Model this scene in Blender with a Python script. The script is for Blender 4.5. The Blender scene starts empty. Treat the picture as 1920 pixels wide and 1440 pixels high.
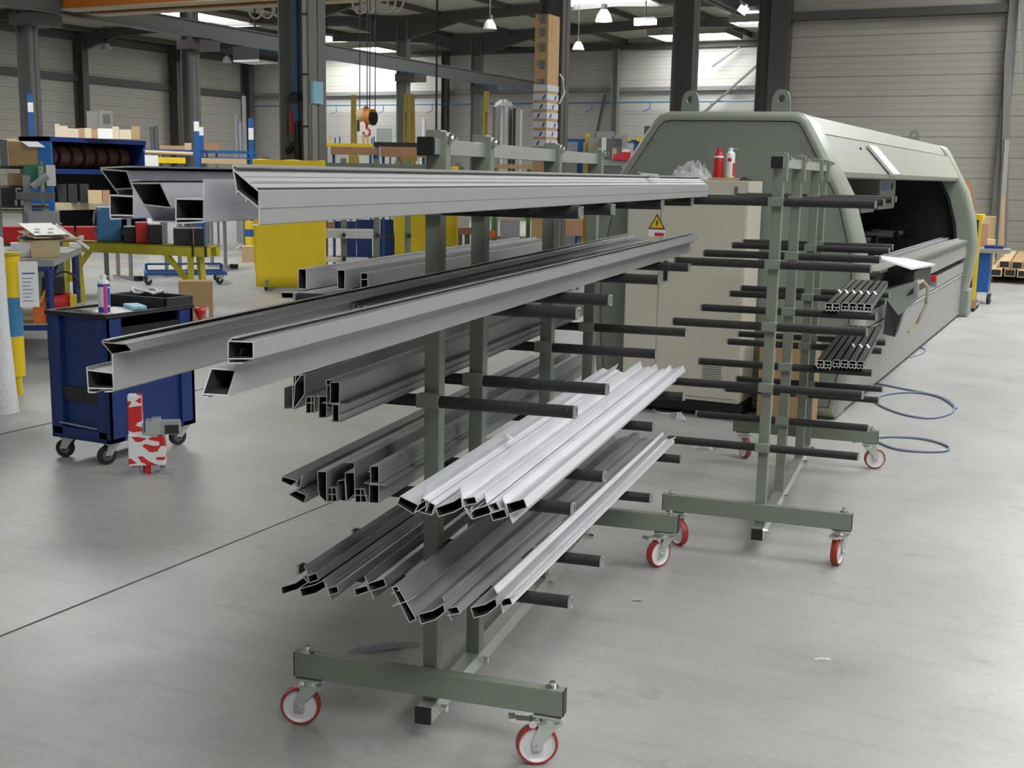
import bpy, bmesh, math, random
from mathutils import Vector, Matrix
random.seed(7)
C = bpy.context.scene.collection
SC = bpy.context.scene
R = math.radians

# ---------------- camera, world, light, exposure ----------------
F_PX, PITCH, ROLL, YAW, CAM_H = 2254.9, R(9.844), R(1.02), R(26.11), 1.706
def _cammat():
    c, s = math.cos(PITCH), math.sin(PITCH)
    R0 = Matrix(((1,0,0),(0,0,-1),(0,1,0)))
    Rp = Matrix(((1,0,0),(0,c,-s),(0,s,c)))
    cr, sr = math.cos(ROLL), math.sin(ROLL)
    Rr = Matrix(((cr,-sr,0),(sr,cr,0),(0,0,1)))
    cy, sy = math.cos(YAW), math.sin(YAW)
    Ry = Matrix(((cy,sy,0),(-sy,cy,0),(0,0,1)))
    return Rr @ Rp @ R0 @ Ry
RC = _cammat()
cam_data = bpy.data.cameras.new('camera')
cam = bpy.data.objects.new('camera', cam_data); C.objects.link(cam)
cam_data.sensor_width = 36.0; cam_data.lens = 36.0*F_PX/1920.0
cam_data.clip_start = 0.05; cam_data.clip_end = 300
rot = Matrix((RC[0], -RC[1], -RC[2])).transposed().to_4x4()
cam.matrix_world = Matrix.Translation((0,0,CAM_H)) @ rot
SC.camera = cam

w = bpy.data.worlds.new('daylight'); SC.world = w; w.use_nodes = True
bg = w.node_tree.nodes['Background']
bg.inputs[0].default_value = (0.97, 0.98, 0.97, 1); bg.inputs[1].default_value = 0.105
SKYLIGHT = 9.6
SC.view_settings.view_transform = 'Standard'; SC.view_settings.look = 'None'
SC.view_settings.gamma = 1.0; SC.view_settings.use_curve_mapping = False
SC.view_settings.exposure = 0.58

# ---------------- helpers ----------------
def _ray(x, y):
    return RC.transposed() @ Vector(((x-960)/F_PX, (y-720)/F_PX, 1.0))
def at(x, y, dist):
    d = _ray(x, y); t = dist/math.hypot(d.x, d.y)
    return Vector((d.x*t, d.y*t, CAM_H + d.z*t))
def ground(x, y, z=0.0):
    d = _ray(x, y); t = (z-CAM_H)/d.z
    return Vector((d.x*t, d.y*t, z))
def azim(p):           # rotation about z so that local -y faces the viewer's side
    return math.atan2(-p[0], p[1])

def mat(name, col, rough=0.5, metal=0.0, noise=0.0, scale=8.0, spec=0.5, bump=0.0, stretch=None, alpha=None, coat=0.0):
    m = bpy.data.materials.new(name); m.use_nodes = True
    nt = m.node_tree; b = nt.nodes['Principled BSDF']
    b.inputs['Base Color'].default_value = (*col, 1); b.inputs['Roughness'].default_value = rough
    b.inputs['Metallic'].default_value = metal; b.inputs['Specular IOR Level'].default_value = spec
    if coat: b.inputs['Coat Weight'].default_value = coat
    if noise or bump:
        tc = nt.nodes.new('ShaderNodeTexCoord'); mp = nt.nodes.new('ShaderNodeMapping')
        if stretch: mp.inputs['Scale'].default_value = stretch
        n = nt.nodes.new('ShaderNodeTexNoise'); n.inputs['Scale'].default_value = scale; n.inputs['Detail'].default_value = 5
        nt.links.new(tc.outputs['Object'], mp.inputs[0]); nt.links.new(mp.outputs[0], n.inputs['Vector'])
        if noise:
            mx = nt.nodes.new('ShaderNodeMix'); mx.data_type = 'RGBA'
            mx.inputs[6].default_value = (*[max(0, c*(1-noise)) for c in col], 1)
            mx.inputs[7].default_value = (*[min(1, c*(1+noise)) for c in col], 1)
            nt.links.new(n.outputs['Fac'], mx.inputs[0]); nt.links.new(mx.outputs[2], b.inputs['Base Color'])
        if bump:
            bp = nt.nodes.new('ShaderNodeBump'); bp.inputs['Strength'].default_value = bump; bp.inputs['Distance'].default_value = 0.01
            nt.links.new(n.outputs['Fac'], bp.inputs['Height']); nt.links.new(bp.outputs[0], b.inputs['Normal'])
    if alpha is not None: b.inputs['Alpha'].default_value = alpha
    return m

M = {}
M['green'] = mat('grey_green_paint', (0.215,0.245,0.195), 0.42, 0, 0.05, 6)
M['machgreen'] = mat('machine_green_paint', (0.22,0.255,0.215), 0.4, 0, 0.04, 3)
M['rim'] = mat('machine_green_rim_highlight', (0.27,0.295,0.245), 0.35, 0, 0.03, 3)  # machine green made lighter, painting in the light its curved rim catches
M['hood'] = mat('hood_light_paint', (0.31,0.305,0.27), 0.38, 0, 0.04, 3)
M['alu'] = mat('satin_aluminium', (0.40,0.40,0.405), 0.46, 0.4)
M['alul'] = mat('pale_aluminium', (0.50,0.50,0.55), 0.46, 0.4)
M['shadein'] = mat('painted_inside_shade', (0.07,0.07,0.07), 0.6, 0.3)  # near-black paints in the shade inside the hollow profiles
M['alud'] = mat('mill_aluminium', (0.36,0.37,0.375), 0.42, 0.55)
M['aluw'] = mat('bright_anodised_aluminium', (0.72,0.72,0.76), 0.48, 0.2)
M['aluend'] = mat('cut_aluminium', (0.72,0.73,0.71), 0.5, 0.0)
M['zinc'] = mat('zinc_plate', (0.62,0.66,0.62), 0.32, 0.7, 0.12, 6)
M['chrome'] = mat('chrome', (0.8,0.8,0.8), 0.18, 1.0)
M['foam'] = mat('black_rubber_sleeve', (0.018,0.017,0.018), 0.62, 0, 0.3, 120, bump=0.4)
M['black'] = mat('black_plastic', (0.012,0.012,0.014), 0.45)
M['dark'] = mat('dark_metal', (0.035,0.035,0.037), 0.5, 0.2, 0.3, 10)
M['steel'] = mat('steel_frame_paint', (0.085,0.08,0.077), 0.55, 0, 0.1, 3)
M['steell'] = mat('steel_column_light', (0.21,0.215,0.21), 0.5, 0, 0.08, 3)
M['red'] = mat('red_polyurethane', (0.36,0.04,0.025), 0.4, 0, 0.15, 20)
M['redp'] = mat('red_plastic', (0.55,0.02,0.02), 0.4, 0, 0.1, 10)
M['white'] = mat('white_plastic', (0.75,0.74,0.76), 0.4, 0, 0.03, 10)
M['paper'] = mat('white_paper', (0.86,0.86,0.86), 0.7)
M['cream'] = mat('cream_cabinet_paint', (0.60,0.565,0.48), 0.45, 0, 0.02, 2)
M['blue'] = mat('navy_blue_paint', (0.012,0.035,0.16), 0.38, 0, 0.15, 8)
M['blue2'] = mat('mid_blue_or_lit_side_paint', (0.02,0.10,0.32), 0.42, 0, 0.12, 8)
M['bluel'] = mat('light_blue_plastic', (0.05,0.21,0.42), 0.42, 0, 0.1, 8)
M['cyan'] = mat('light_cyan_plastic', (0.32,0.62,0.76), 0.5)
M['yellow'] = mat('yellow_tarp', (0.84,0.61,0.015), 0.6, 0, 0.07, 4, bump=0.3)
M['yelgreen'] = mat('worn_yellow_paint', (0.50,0.45,0.03), 0.55, 0, 0.35, 7)
M['ochre'] = mat('ochre_paint', (0.32,0.235,0.03), 0.55, 0, 0.15, 6)
M['orange'] = mat('crane_orange_paint', (0.62,0.19,0.02), 0.45, 0, 0.06, 2)
M['card'] = mat('brown_cardboard', (0.46,0.30,0.15), 0.8, 0, 0.08, 5)
M['card2'] = mat('pale_cardboard', (0.62,0.46,0.28), 0.8, 0, 0.08, 5)
M['card3'] = mat('cream_cardboard', (0.72,0.62,0.46), 0.8, 0, 0.06, 5)
M['cardr'] = mat('reddish_cardboard', (0.44,0.25,0.15), 0.8, 0, 0.08, 5)
M['wood'] = mat('timber', (0.55,0.37,0.20), 0.7, 0, 0.2, 5, stretch=(1,8,8))
M['beige'] = mat('beige_board', (0.52,0.45,0.30), 0.7, 0, 0.1, 4)
M['spool'] = mat('brown_wire_coil', (0.10,0.045,0.03), 0.5, 0.2, 0.35, 14, stretch=(1,1,6))
M['greenp'] = mat('green_plastic', (0.03,0.20,0.10), 0.45, 0, 0.1, 8)
M['greenf'] = mat('green_frame_paint', (0.10,0.24,0.05), 0.5)
M['tape'] = mat('gaffer_white', (0.8,0.8,0.8), 0.4)
M['greyp'] = mat('grey_paint', (0.33,0.34,0.36), 0.45, 0, 0.08, 5)
M['greyd'] = mat('dark_grey_paint', (0.14,0.15,0.15), 0.5, 0, 0.1, 5)
M['foil'] = mat('clear_film', (0.75,0.77,0.78), 0.12, 0, 0.1, 20, bump=1.0, alpha=0.45)
M['bubble'] = mat('bubble_wrap', (0.74,0.76,0.78), 0.35, 0, 0.08, 40, bump=0.8)
M['orangep'] = mat('orange_plastic', (0.75,0.16,0.03), 0.45)
M['cable'] = mat('blue_grey_cable', (0.16,0.20,0.30), 0.45)
M['glass'] = mat('green_tinted_glass', (0.62,0.74,0.70), 0.1, 0, 0, 1, alpha=0.55)
M['labelblue'] = mat('blue_print', (0.02,0.08,0.42), 0.5)
M['labelred'] = mat('red_print', (0.62,0.03,0.03), 0.5)
M['magenta'] = mat('magenta_print', (0.62,0.04,0.30), 0.5)
M['sign_y'] = mat('yellow_sign', (0.80,0.55,0.01), 0.45)
M['tyre'] = mat('black_rubber_tyre', (0.02,0.02,0.02), 0.7)
M['greyplast'] = mat('cloudy_film', (0.5,0.52,0.55), 0.3, 0, 0.25, 15, bump=0.6)

def emis(name, col, s):
    m = bpy.data.materials.new(name); m.use_nodes = True; b = m.node_tree.nodes['Principled BSDF']
    b.inputs['Base Color'].default_value = (*col,1); b.inputs['Emission Color'].default_value = (*col,1); b.inputs['Emission Strength'].default_value = s
    return m
M['sky'] = emis('skylight_or_fill_panel', (0.965,0.98,0.965), SKYLIGHT)
M['lampglow'] = emis('lamp_reflector', (1.0,0.98,0.92), 3.0)
M['tube'] = emis('fluorescent_tube', (0.95,0.97,1.0), 6.0)

def cladding(name, c0, c1, period, axis='Z', sub=3):
    """ribbed steel wall trays: a deep groove each period, fine ribs between"""
    m = bpy.data.materials.new(name); m.use_nodes = True; nt = m.node_tree; b = nt.nodes['Principled BSDF']
    tc = nt.nodes.new('ShaderNodeTexCoord'); sp = nt.nodes.new('ShaderNodeSeparateXYZ'); nt.links.new(tc.outputs['Object'], sp.inputs[0])
    def math_(op, a, v=None):
        n = nt.nodes.new('ShaderNodeMath'); n.operation = op
        if hasattr(a, 'links') or hasattr(a, 'node'): nt.links.new(a, n.inputs[0])
        else: n.inputs[0].default_value = a
        if v is not None:
            if hasattr(v, 'node'): nt.links.new(v, n.inputs[1])
            else: n.inputs[1].default_value = v
        return n.outputs[0]
    z = sp.outputs['Z']
    f = math_('FRACT', math_('DIVIDE', z, period))
    g = math_('LESS_THAN', f, 0.06)
    f2 = math_('FRACT', math_('DIVIDE', z, period/sub)); g2 = math_('MULTIPLY', math_('LESS_THAN', f2, 0.13), 0.45)
    gg = math_('MAXIMUM', g, g2)
    n = nt.nodes.new('ShaderNodeTexNoise'); n.inputs['Scale'].default_value = 0.6; nt.links.new(tc.outputs['Object'], n.inputs['Vector'])
    mx = nt.nodes.new('ShaderNodeMix'); mx.data_type = 'RGBA'; mx.inputs[6].default_value = (*c0,1); mx.inputs[7].default_value = (*c1,1)
    nt.links.new(gg, mx.inputs[0])
    mv = nt.nodes.new('ShaderNodeMix'); mv.data_type = 'RGBA'; mv.blend_type = 'MULTIPLY'; mv.inputs[0].default_value = 0.18
    nt.links.new(mx.outputs[2], mv.inputs[6]); nt.links.new(n.outputs['Fac'], mv.inputs[7])
    nt.links.new(mv.outputs[2], b.inputs['Base Color']); b.inputs['Roughness'].default_value = 0.45
    bp = nt.nodes.new('ShaderNodeBump'); bp.inputs['Strength'].default_value = 0.6; bp.inputs['Distance'].default_value = 0.02; bp.invert = True
    nt.links.new(gg, bp.inputs['Height']); nt.links.new(bp.outputs[0], b.inputs['Normal'])
    return m
M['clad'] = cladding('ribbed_wall_cladding', (0.46,0.44,0.385), (0.28,0.265,0.235), 0.45)
M['cladb'] = cladding('ribbed_wall_cladding_back', (0.56,0.55,0.51), (0.42,0.41,0.39), 0.5)
M['roofm'] = mat('roof_deck_underside', (0.40,0.39,0.32), 0.6, 0, 0.1, 0.5)

def floor_mat():
    m = bpy.data.materials.new('polished_concrete'); m.use_nodes = True; nt = m.node_tree; b = nt.nodes['Principled BSDF']
    tc = nt.nodes.new('ShaderNodeTexCoord'); out = tc.outputs['Object']
    def noise(s, d=6, r=0.6, st=None):
        n = nt.nodes.new('ShaderNodeTexNoise'); n.inputs['Scale'].default_value = s; n.inputs['Detail'].default_value = d; n.inputs['Roughness'].default_value = r
        if st:
            mp = nt.nodes.new('ShaderNodeMapping'); mp.inputs['Scale'].default_value = st; nt.links.new(out, mp.inputs[0]); nt.links.new(mp.outputs[0], n.inputs['Vector'])
        else: nt.links.new(out, n.inputs['Vector'])
        return n.outputs['Fac']
    def ramp(f, stops):
        r = nt.nodes.new('ShaderNodeValToRGB'); nt.links.new(f, r.inputs[0])
        r.color_ramp.elements[0].position = stops[0][0]; r.color_ramp.elements[0].color = (*stops[0][1],1)
        r.color_ramp.elements[1].position = stops[-1][0]; r.color_ramp.elements[1].color = (*stops[-1][1],1)
        for p, c in stops[1:-1]:
            e = r.color_ramp.elements.new(p); e.color = (*c,1)
        return r.outputs[0]
    def mul(a, c, fac=1.0):
        x = nt.nodes.new('ShaderNodeMix'); x.data_type = 'RGBA'; x.blend_type = 'MULTIPLY'; x.inputs[0].default_value = fac
        nt.links.new(a, x.inputs[6]); nt.links.new(c, x.inputs[7]); return x.outputs[2]
    base = ramp(noise(1.1, 8, 0.62), [(0.3,(0.325,0.325,0.315)), (0.7,(0.43,0.43,0.42))])
    spots = ramp(noise(2.6, 9, 0.7), [(0.28,(0.62,0.61,0.6)), (0.42,(1,1,1)), (0.8,(1,1,1))])
    fine = ramp(noise(45, 4, 0.6), [(0.3,(0.92,0.92,0.92)), (0.7,(1.04,1.04,1.04))])
    scr = ramp(noise(6, 6, 0.65, (0.35,2.2,1)), [(0.34,(0.80,0.79,0.78)), (0.5,(1,1,1)), (0.9,(1,1,1))])
    c = mul(mul(mul(base, spots, 0.8), fine), scr, 0.5)
    nt.links.new(c, b.inputs['Base Color'])
    rr = nt.nodes.new('ShaderNodeMapRange'); rr.inputs[3].default_value = 0.26; rr.inputs[4].default_value = 0.5
    nt.links.new(noise(1.7, 6, 0.6), rr.inputs[0]); nt.links.new(rr.outputs[0], b.inputs['Roughness'])
    return m
M['floor'] = floor_mat()

class MB:
    def __init__(s): s.bm = bmesh.new()
    def _m(s, verts, mtx):
        if mtx is not None: bmesh.ops.transform(s.bm, matrix=mtx, verts=verts)
    def box(s, c, d, rz=0, rx=0, ry=0, bev=0):
        r = bmesh.ops.create_cube(s.bm, size=1.0); v = r['verts']
        mt = Matrix.Translation(c) @ Matrix.Rotation(rz,4,'Z') @ Matrix.Rotation(ry,4,'Y') @ Matrix.Rotation(rx,4,'X') @ Matrix.Diagonal((d[0],d[1],d[2],1))
        bmesh.ops.transform(s.bm, matrix=mt, verts=v)
        if bev:
            e = list({e for x in v for e in x.link_edges})
            bmesh.ops.bevel(s.bm, geom=e, offset=bev, segments=2, profile=0.5, affect='EDGES')
        return s
    def b2(s, a, b, bev=0):   # box from corner a to corner b
        return s.box([(a[i]+b[i])/2 for i in range(3)], [abs(b[i]-a[i]) for i in range(3)], bev=bev)
    def cyl(s, p, q, r, r2=None, n=14, caps=True):
        p, q = Vector(p), Vector(q); d = q-p; L = d.length
        if L < 1e-6: return s
        mt = Matrix.Translation((p+q)/2) @ d.to_track_quat('Z','Y').to_matrix().to_4x4()
        bmesh.ops.create_cone(s.bm, cap_ends=caps, segments=n, radius1=r, radius2=r if r2 is None else r2, depth=L, matrix=mt)
        return s
    def bar(s, p, q, a, b=None, up=(0,0,1)):   # rectangular bar between two points
        p, q = Vector(p), Vector(q); d = q-p; b = b or a
        z = d.normalized(); x = Vector(up).cross(z)
        if x.length < 1e-4: x = Vector((1,0,0))
        x.normalize(); y = z.cross(x)
        mt = Matrix((x,y,z)).transposed().to_4x4(); mt.translation = (p+q)/2
        r = bmesh.ops.create_cube(s.bm, size=1.0)
        bmesh.ops.transform(s.bm, matrix=mt @ Matrix.Diagonal((a,b,d.length,1)), verts=r['verts'])
        return s
    def tube(s, pts, r, n=8):
        pts = [Vector(p) for p in pts]; rings = []
        for i, p in enumerate(pts):
            d = (pts[min(i+1,len(pts)-1)] - pts[max(i-1,0)]).normalized()
            x = d.cross(Vector((0,0,1)))
            if x.length < 1e-3: x = d.cross(Vector((1,0,0)))
            x.normalize(); y = x.cross(d)
            rings.append([s.bm.verts.new(p + (x*math.cos(2*math.pi*k/n) + y*math.sin(2*math.pi*k/n))*r) for k in range(n)])
        for a, b in zip(rings, rings[1:]):
            for k in range(n): s.bm.faces.new((a[k], a[(k+1)%n], b[(k+1)%n], b[k]))
        s.bm.faces.new(rings[0][::-1]); s.bm.faces.new(rings[-1]); return s
    def lathe(s, prof, n=24, c=(0,0,0), mtx=None, ring=False):
        rings = []; vs = []
        for r, z in prof:
            ring = [s.bm.verts.new((c[0]+r*math.cos(2*math.pi*k/n), c[1]+r*math.sin(2*math.pi*k/n), c[2]+z)) for k in range(n)]
            rings.append(ring); vs += ring
        for a, b in zip(rings, rings[1:]):
            for k in range(n): s.bm.faces.new((a[k], a[(k+1)%n], b[(k+1)%n], b[k]))
        if ring:
            for k in range(n): s.bm.faces.new((rings[-1][k], rings[-1][(k+1)%n], rings[0][(k+1)%n], rings[0][k]))
        else: s.bm.faces.new(rings[0][::-1]); s.bm.faces.new(rings[-1])
        s._m(vs, mtx); return s
    def poly(s, pts, ext):      # planar polygon extruded by a vector
        ext = Vector(ext); a = [s.bm.verts.new(p) for p in pts]; b = [s.bm.verts.new(Vector(p)+ext) for p in pts]; n = len(a)
        s.bm.faces.new(a); s.bm.faces.new(b[::-1])
        for k in range(n): s.bm.faces.new((a[k], b[k], b[(k+1)%n], a[(k+1)%n]))
        return s
    def quads(s, grid):
        V = [[s.bm.verts.new(p) for p in row] for row in grid]
        for i in range(len(V)-1):
            for j in range(len(V[0])-1): s.bm.faces.new((V[i][j], V[i][j+1], V[i+1][j+1], V[i+1][j]))
        return s
    def build(s, name, m, parent=None, loc=None, rz=0, smooth=False, bevel=0, solid=0):
        bmesh.ops.recalc_face_normals(s.bm, faces=s.bm.faces)
        me = bpy.data.meshes.new(name); s.bm.to_mesh(me); s.bm.free()
        ob = bpy.data.objects.new(name, me); C.objects.link(ob); me.materials.append(m if not isinstance(m, str) else M[m])
        if loc is not None: ob.location = loc
        ob.rotation_euler = (0,0,rz)
        if parent is not None: ob.parent = parent
        if smooth:
            for p in me.polygons: p.use_smooth = True
            if hasattr(me, 'set_sharp_from_angle'): me.set_sharp_from_angle(angle=R(40))
        if solid:
            md = ob.modifiers.new('solid','SOLIDIFY'); md.thickness = solid
        if bevel:
            md = ob.modifiers.new('bevel','BEVEL'); md.width = bevel; md.segments = 2; md.limit_method = 'ANGLE'
        return ob

def tag(o, label=None, cat=None, group=None, kind=None):
    if label: o['label'] = label
    if cat: o['category'] = cat
    if group: o['group'] = group
    if kind: o['kind'] = kind
    return o
def empty(name, loc, rz=0, label=None, cat=None, group=None):
    o = bpy.data.objects.new(name, None); C.objects.link(o); o.location = loc; o.rotation_euler = (0,0,rz); o.empty_display_size = 0.1
    return tag(o, label, cat, group)
def struct(o): o['kind'] = 'structure'; return o
def copy_tree(o, parent=None):
    c = o.copy(); C.objects.link(c)
    if parent is not None: c.parent = parent
    for ch in [x for x in C.objects if x.parent is o]: copy_tree(ch, c)
    return c

# ---------------- building shell ----------------
XA, XB, XL, YR, YB = -24.7, -7.5, -41.6, 28.5, 52.4
struct(MB().b2((-46,-12,-0.15),(16,56,0)).build('floor','floor'))
struct(MB().b2((XL-0.2,-12,0),(XL,YB,9)).build('wall_left','clad'))
struct(MB().b2((XL-0.2,YB,0),(-3,YB+0.2,9)).build('wall_back','cladb'))
struct(MB().b2((-7.3,YR+0.25,0),(14,YR+0.4,9)).build('wall_right','clad'))
def roof_z(x):
    for a, b in ((XL,XA),(XA,XB),(XB,9.7)):
        if a <= x <= b: return 7.58 + 0.42*(1-abs((x-(a+b)/2)/((b-a)/2)))
    return 7.58
rb = MB()
ks = [XL-0.2,(XL+XA)/2,XA,(XA+XB)/2,XB,(XB+9.7)/2,9.7]
for a, b in zip(ks, ks[1:]):
    rb.poly([(a,-10,roof_z(a)),(b,-10,roof_z(b)),(b,YB,roof_z(b)),(a,YB,roof_z(a))], (0,0,0.12))
struct(rb.build('ceiling','roofm'))
pm = MB()     # purlins under the deck
for i in range(18):
    x = XL+1.4+i*2.85
    if x < 9.5: pm.b2((x-0.05,-10,roof_z(x)-0.2),(x+0.05,YB,roof_z(x)))
struct(pm.build('trim_1','steel'))
n = 0
def rafter(y, a, b, nm):
    m = MB(); z0, z1 = 7.18, 7.56; mid = (a+b)/2
    for (p, q) in ((a,mid),(mid,b)):
        zp, zq = (0,0.36) if p == a else (0.36,0)
        m.poly([(p,y-0.09,z0+zp),(q,y-0.09,z0+zq),(q,y-0.09,z1+zq),(p,y-0.09,z1+zp)], (0,0.18,0))
    for s, e in ((a,1),(b,-1)):
        m.poly([(s,y-0.08,6.65),(s+e*2.4,y-0.08,7.25),(s,y-0.08,7.25)], (0,0.16,0))
    return struct(m.build(nm,'steel'))
k = 2
for y in (-1.5,4.5,10.5,16.5,22.5,28.5,34.5,40.5,46.5):
    for a, b in ((XL,XA),(XA,XB),(XB,9.7)):
        if y < 8 and a < XA-1: continue
        rafter(y, a, b, 'trim_%d' % k); k += 1
# wall girts, eave beams and the compressed air pipe
struct(MB().b2((XL,-10,5.45),(XL+0.22,YB,5.75)).build('trim_%d'%k,'steel')); k += 1
struct(MB().b2((XL,YB-0.2,5.52),(-13,YB,5.70)).build('trim_%d'%k,'steell')); k += 1
struct(MB().b2((-7.3,YR-0.05,5.32),(-2.3,YR+0.25,5.5)).build('trim_%d'%k,'steel')); k += 1
struct(MB().b2((XL,-10,7.2),(XL+0.25,YB,7.5)).build('trim_%d'%k,'steel')); k += 1
struct(MB().b2((XL,YB-0.25,7.35),(-7,YB,7.58)).build('trim_%d'%k,'steel')); k += 1
pp = MB(); pp.cyl((XL+0.3,YB-0.35,5.05),(-8,YB-0.35,5.03),0.03)
for i in range(11):
    x = -38.5+i*2.8; pp.cyl((x,YB-0.35,5.05),(x,YB-0.35,4.72),0.02); pp.cyl((x,YB-0.35,4.75),(x-0.3,YB-0.35,4.62),0.02)
struct(pp.build('trim_%d'%k,'bluel')); k += 1

def i_column(x, y, h, d=0.40, fw=0.27, nm='column', light='steell', brk=None):
    root = empty(nm, (x,y,0))
    m = MB(); m.b2((-d/2,-0.008,0),(d/2,0.008,h)); m.b2((-d/2,-fw/2,0),(-d/2+0.02,fw/2,h)); m.b2((d/2-0.02,-fw/2,0),(d/2,fw/2,h))
    m.b2((-d/2-0.1,-fw/2-0.1,0),(d/2+0.1,fw/2+0.1,0.03))
    m.build('shaft', light, root)
    if brk:
        b = MB(); b.b2((brk[0],-0.45,5.15),(brk[1],0.45,5.42)); b.build('bracket','steel',root)
    return root
lab = {10.5:'big grey steel column with blue air pipe left of the loaded trolley',
       16.5:'steel column with a tall wrapped carton strapped to its front',
       22.5:'dark steel column rising behind the left end of the green machine hood',
       28.5:'dark steel column at the left edge of the ribbed wall on the right'}
cols = {}
for y in (10.5,16.5,22.5,28.5):
    c = i_column(XB if y > 12 else -11.02, y if y > 12 else 15.18, 7.5, 0.56 if y < 12 else (0.38 if y < 20 else 0.42), 0.42 if y < 12 else (0.27 if y < 20 else 0.34), 'steel_column', 'steell' if y < 15 else 'steel')
    tag(c, lab[y], 'column'); cols[y] = c
for y, l in ((22.5,'steel column under the crane runway at the far left, above the blue shelving'),(28.5,'steel column under the crane runway behind the low yellow sheets'),
          (34.5,'runway column hidden mostly behind the big grey column'),(40.5,'runway column beside the hanging crane hook'),(46.5,'runway column right of the tan lifting frame pair, before the leaning carton')):
    if y == 34.5: continue
    c = i_column(XA, y, 7.4, 0.45, 0.30, 'steel_column', 'steell', (-0.1,0.75)); tag(c, l, 'column')
for y, l in ((40.5,'left wall column behind the hanging screen of the control box'),(46.5,'left wall column second from the back corner, behind the blue post'),(52.0,'steel column in the back left corner of the hall')):
    c = i_column(XL+0.35, y, 7.4, 0.5, 0.35, 'steel_column', 'steel'); tag(c, l, 'column')
for x, l in ((-37.0,'thin grey wall column just right of the big column'),(-29.4,'dark wall column between the hook and the pendant cable'),(-20.6,'wall column with diagonal brace left of the machine hood')):
    c = i_column(x, YB-0.3, 7.4, 0.3, 0.3, 'steel_column', 'steell' if x != -29.4 else 'steel'); tag(c, l, 'column')
m = MB(); m.bar((-21.0,YB-0.5,5.4),(-22.0,YB-0.5,0.5),0.10); struct(m.build('trim_%d'%k,'steel')); k += 1
m = MB(); m.bar((-14.9,YB-0.4,7.3),(-22.6+6.5,YB-0.4,6.5),0.08); m.bar((-14.0,YB-0.4,6.6),(-18.2,YB-0.4,3.0),0.09); struct(m.build('trim_%d'%k,'greyd')); k += 1
# right wall posts
m = MB(); m.b2((-2.34,YR-0.1,0),(-2.16,YR+0.25,7.5)); struct(m.build('trim_%d'%k,'steell')); k += 1
m = MB(); m.b2((-7.42,YR-0.18,0),(-7.0,YR+0.2,7.5)); struct(m.build('trim_%d'%k,'steel')); k += 1
m = MB(); m.bar((-2.1,YR-0.25,5.8),(-1.35,YR-0.25,0.0),0.13,0.12); m.bar((-2.25,YR-0.22,4.2),(-2.02,YR-0.25,0.0),0.16,0.12); struct(m.build('trim_%d'%k,'steell')); k += 1

# crane runway beams and bridge
def ibeam_y(x, y0, y1, z0, z1, w):
    m = MB(); m.b2((x-w/2,y0,z0),(x+w/2,y1,z0+0.03)); m.b2((x-w/2,y0,z1-0.03),(x+w/2,y1,z1)); m.b2((x-0.02,y0,z0),(x+0.02,y1,z1)); return m
m = ibeam_y(-24.15,2,YB-0.2,5.46,5.93,0.3); rbm = m.build('crane_runway_beam','steell'); tag(rbm,'long grey crane runway beam crossing the upper left of the hall','beam')
q = MB(); q.cyl((-23.95,30,5.42),(-23.95,YB-0.5,5.42),0.014); q.build('power_rail','bluel',rbm)
m = ibeam_y(-8.1,2,YR-0.3,5.46,5.93,0.3); tag(m.build('crane_runway_beam','steel'),'dark crane runway beam at the top edge above the green machine','beam')
br = empty('bridge_crane',(0,0,0),0,'orange overhead travelling crane bridge at the top left of the picture','crane')
for yy, nm in ((23.1,'girder'),(24.0,'girder')):
    g = MB(); g.b2((-23.9,yy-0.16,5.60),(-8.3,yy+0.16,6.45)); gd = g.build(nm,'orange',br)
    g = MB(); g.b2((-23.9,yy-0.22,5.56),(-8.3,yy+0.22,5.60)); g.build('lower_flange','beige',gd)
e = MB(); e.b2((-24.30,22.0,5.94),(-23.9,25.2,6.25)); e.build('end_carriage','orange',br)
e = MB(); e.b2((-8.3,22.0,5.94),(-7.95,25.2,6.25)); e.build('end_carriage','orange',br)
t_ = MB(); t_.b2((-15.5,22.9,6.45),(-14.2,24.2,6.9)); t_.build('hoist_trolley','greyd',br)
for i, (px_, py_) in enumerate(((350,22),(390,18),(430,22),(668,12),(690,8),(740,8),(760,6))):
    p = at(px_, py_, 29); r = 0.22
    pts = [(p.x+math.cos(a)*r, 24.35, 5.62-abs(math.sin(a))*0.28) for a in [math.pi*k2/8 for k2 in range(9)]]
    ft = MB(); ft.tube(pts, 0.025, 6); ft.build('festoon_cable','white',br)
hk = empty('crane_hook_block',(-14.87,22.81,0),0,'orange crane hook block hanging on thin ropes before the bright wall','hook')
m = MB(); m.cyl((-0.17,0,2.93),(0.05,0,3.0),0.13,0.16,16); m.build('block_housing','card2',hk)
m = MB(); m.cyl((0.05,-0.02,2.92),(0.20,-0.02,2.9),0.17,0.17,18); m.build('sheave','orange',hk,smooth=True)
m = MB(); m.cyl((0.19,-0.02,2.9),(0.215,-0.02,2.9),0.175,0.175,18); m.build('sheave_guard','black',hk)
pts = [(0.02,0,2.80),(0.02,0,2.66)]+[(0.02+0.085*math.sin(a),0,2.58+0.085*math.cos(a)) for a in [math.pi*(0.1+0.16*j) for j in range(10)]]
m = MB(); m.tube(pts,0.028,8); m.build('hook','redp',hk,smooth=True)
m = MB()
for x in (-0.16,0.03,0.1,0.24): m.cyl((x,0,3.05),(x+0.02,0,6.45),0.012,n=6)
m.cyl((-0.2,0.0,2.85),(-0.2,0,2.6),0.03,n=6)
m.build('wire_rope','dark',hk)
pc = empty('pendant_control_cable',(-13.09,22.81,0),0,'thin black pendant cable hanging straight down behind the zinc top rail','cable')
m = MB(); m.cyl((0,0,1.6),(0,0,6.45),0.022,n=6); m.build('cable','black',pc)
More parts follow.
